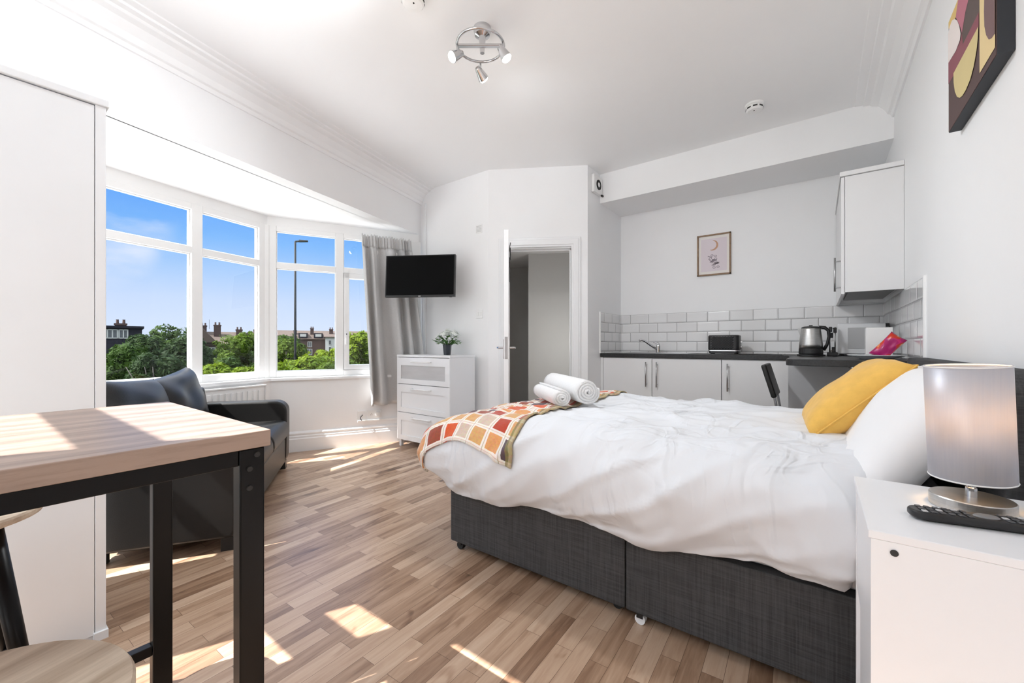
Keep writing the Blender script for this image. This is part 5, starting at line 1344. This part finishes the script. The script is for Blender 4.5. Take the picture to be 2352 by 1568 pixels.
# terrace
(x, y), m = house_frame(715, 90)
t = thing('house', 'dark brick terraced house with dormer windows, right of the lamp post', 'house', (x, y, GZ))
MB().box(-4.4, 2.6, 0, 7, GZ, 2.5, m).build('wall', 'brick', t)
gable_roof(-4.4, 2.5, 0, 7, 2.5, 4.0, m).build('roof', 'roof', t)
for a in (-1.6, 1.4):
    d_ = MB(); d_.box(a-.9, a+.9, -.1, 2.5, 2.7, 3.75, m); o = d_.build('dormer', 'slate', t); MB().box(a-.6, a+.6, -.16, -.1, 2.95, 3.55, m).build('dormer_window', 'render', o)
chimney(t, .15, 2.5, 3.2, 4.9, .7, m); chimney(t, -3.2, 2.5, 3.2, 4.4, .6, m, 1)
hwin(t, -.75, .15, .7, 1.9, 0, m, 2); hwin(t, -2.4, -1.5, -.9, .4, 0, m, 2); hwin(t, -.9, .2, -1.0, .3, 0, m, 2)
# white house
(x, y), m = house_frame(772, 88)
t = thing('house', 'white rendered house at the end of the brick terrace', 'house', (x, y, GZ))
MB().box(-2.1, 3.0, 0, 7, GZ, 2.9, m).build('wall', 'render', t)
gable_roof(-2.1, 3.0, 0, 7, 2.9, 3.9, m).build('roof', 'roof', t)
chimney(t, -1.0, 2.5, 3.2, 4.6, .75, m)
hwin(t, -1.5, -.9, 1.2, 2.2, 0, m, 1); hwin(t, -1.5, -.9, -.3, .8, 0, m, 1); hwin(t, .6, 1.3, 1.2, 2.2, 0, m, 1)
# long terrace in the distance
(x, y), m = house_frame(700, 150)
t = thing('terrace', 'long low brown roofed terrace on the skyline far behind the trees', 'terrace', (x, y, GZ))
MB().box(-16, 26, 0, 8, GZ, 4.6, m).build('wall', 'brick', t)
gable_roof(-16, 26, 0, 8, 4.6, 6.6, m).build('roof', 'roof', t)
# street lamp
sx_, sy_ = at(678, 16); v = rdir(678); rgt = Vector((v.y, -v.x))
t = thing('street_lamp', 'tall dark grey street lamp post outside the bay window', 'street lamp', (sx_, sy_, GZ))
MB().tube([(sx_, sy_, GZ), (sx_, sy_, 1.5), (sx_, sy_, 5.1)], [.055, .045, .036], 12).build('pole', 'pole', t, smooth=True)
a0 = Vector((sx_, sy_, 5.1)); a1 = a0+Vector((rgt.x*.12, rgt.y*.12, .03))
MB().tube([a0, a1], .035, 8).build('bracket', 'pole', t)
mh = frame(tuple(a1), (rgt.x, rgt.y, 0)); MB().add([(0, -.1, -.03), (.34, -.11, .02), (.34, .11, .02), (0, .1, -.03), (0, -.08, .05), (.32, -.08, .06), (.32, .08, .06), (0, .08, .05)], [(0, 3, 2, 1), (4, 5, 6, 7), (0, 1, 5, 4), (1, 2, 6, 5), (2, 3, 7, 6), (3, 0, 4, 7)], mh).build('lamp_head', 'pole', t, bev=.02)

# ------------------------------------------------------------------ light
SKY0, SUNSIDE_FILL, OVER, SUN, EXPO = .265, .55, .95, 4.2, 1.97
sun = bpy.data.lights.new('sun', 'SUN'); sun.energy = SUN; sun.angle = math.radians(.3); sun.color = (1, .98, .95)
so = bpy.data.objects.new('sun', sun); COL.objects.link(so)
TANP = 1.30   # fall per metre along +Y
sd = Vector((.45, 1.0, -TANP)).normalized()
so.rotation_euler = sd.to_track_quat('-Z', 'Y').to_euler(); so.location = (-6, -12, 14)
pl_ = bpy.data.lights.new('lobby_fill', 'POINT'); pl_.energy = 1.3; pl_.shadow_soft_size = .12; pl_.color = (1, .98, .94)  # unseen fill light added to brighten the lobby
po = bpy.data.objects.new('lobby_fill', pl_); COL.objects.link(po); po.location = m_door @ Vector((.20, .30, 1.1))
w = bpy.data.worlds.new('sky'); SC.world = w; w.use_nodes = True; nt = w.node_tree; nt.nodes.clear()
wo = N(nt, 'ShaderNodeOutputWorld'); bg = N(nt, 'ShaderNodeBackground'); L(nt, bg.outputs[0], wo.inputs[0])
tc = N(nt, 'ShaderNodeTexCoord'); sp = N(nt, 'ShaderNodeSeparateXYZ'); L(nt, tc.outputs['Generated'], sp.inputs[0])
gr = ramp(nt, [(.03, srgb(216, 231, 255)), (.09, srgb(203, 223, 254)), (.15, srgb(172, 208, 253)), (.21, srgb(130, 188, 252)), (.27, srgb(90, 163, 250)), (.42, srgb(58, 138, 240))])
L(nt, sp.outputs['Z'], gr.inputs[0])
# thin wisps of cloud
mpp = N(nt, 'ShaderNodeMapping'); mpp.inputs['Scale'].default_value = (2.6, 2.6, 9); mpp.inputs['Location'].default_value = (.35, .1, .15); L(nt, tc.outputs['Generated'], mpp.inputs[0])
cn = N(nt, 'ShaderNodeTexNoise'); cn.inputs['Scale'].default_value = 1.15; cn.inputs['Detail'].default_value = 7; cn.inputs['Roughness'].default_value = .58; L(nt, mpp.outputs[0], cn.inputs['Vector'])
cr = ramp(nt, [(.40, (0, 0, 0)), (.66, (1, 1, 1))]); L(nt, cn.outputs[0], cr.inputs[0])
def patch(d, lo, hi):
    dp = N(nt, 'ShaderNodeVectorMath', operation='DOT_PRODUCT'); dp.inputs[1].default_value = tuple(Vector(d).normalized()); L(nt, tc.outputs['Generated'], dp.inputs[0])
    mr = N(nt, 'ShaderNodeMapRange', interpolation_type='SMOOTHSTEP'); mr.inputs['From Min'].default_value = lo; mr.inputs['From Max'].default_value = hi; L(nt, dp.outputs['Value'], mr.inputs['Value']); return mr.outputs[0]
pa = N(nt, 'ShaderNodeMath', operation='MAXIMUM'); L(nt, patch((-.955, .165, .228), .9962, .9995), pa.inputs[0]); L(nt, patch((-.965, .15, .168), .9972, .9995), pa.inputs[1])
pb2 = N(nt, 'ShaderNodeMath', operation='MULTIPLY'); L(nt, pa.outputs[0], pb2.inputs[0]); L(nt, cr.outputs[0], pb2.inputs[1])
cm = N(nt, 'ShaderNodeMix', data_type='RGBA'); L(nt, pb2.outputs[0], cm.inputs['Factor']); L(nt, gr.outputs[0], cm.inputs['A']); cm.inputs['B'].default_value = (.84, .89, 1, 1)
# brighter sky behind the view, added as fill through the rear window
hz = N(nt, 'ShaderNodeVectorMath', operation='DOT_PRODUCT'); hz.inputs[1].default_value = tuple(Vector((.12, -1, .15)).normalized()); L(nt, tc.outputs['Generated'], hz.inputs[0])
hm = N(nt, 'ShaderNodeMapRange', interpolation_type='SMOOTHSTEP'); hm.inputs['From Min'].default_value = .02; hm.inputs['From Max'].default_value = .75; L(nt, hz.outputs['Value'], hm.inputs['Value'])
hx = N(nt, 'ShaderNodeMix', data_type='RGBA'); L(nt, hm.outputs[0], hx.inputs['Factor']); L(nt, cm.outputs['Result'], hx.inputs['A']); hx.inputs['B'].default_value = (.93, .965, 1, 1)
ms_ = N(nt, 'ShaderNodeMapRange'); ms_.inputs['To Min'].default_value = SKY0; ms_.inputs['To Max'].default_value = SUNSIDE_FILL; L(nt, hm.outputs[0], ms_.inputs['Value'])
# overhead sky brightened out of view, added to light the bay and room
om = N(nt, 'ShaderNodeMapRange', interpolation_type='SMOOTHSTEP'); om.inputs['From Min'].default_value = .40; om.inputs['From Max'].default_value = .62; L(nt, sp.outputs['Z'], om.inputs['Value'])
ox_ = N(nt, 'ShaderNodeMix', data_type='RGBA'); L(nt, om.outputs[0], ox_.inputs['Factor']); L(nt, hx.outputs['Result'], ox_.inputs['A']); ox_.inputs['B'].default_value = (.86, .94, 1, 1)
oa = N(nt, 'ShaderNodeMath', operation='MULTIPLY_ADD'); oa.inputs[1].default_value = OVER; L(nt, om.outputs[0], oa.inputs[0]); L(nt, ms_.outputs[0], oa.inputs[2])
L(nt, ox_.outputs['Result'], bg.inputs['Color']); L(nt, oa.outputs[0], bg.inputs['Strength'])

vs_ = SC.view_settings; vs_.view_transform = 'Standard'; vs_.look = 'None'; vs_.gamma = 1; vs_.use_curve_mapping = False; vs_.exposure = EXPO
SC.cycles.max_bounces = 10; SC.cycles.diffuse_bounces = 7; SC.cycles.transparent_max_bounces = 12; SC.cycles.use_denoising = True; SC.cycles.use_adaptive_sampling = True; SC.cycles.adaptive_threshold = .025
SC.cycles.sample_clamp_indirect = 8
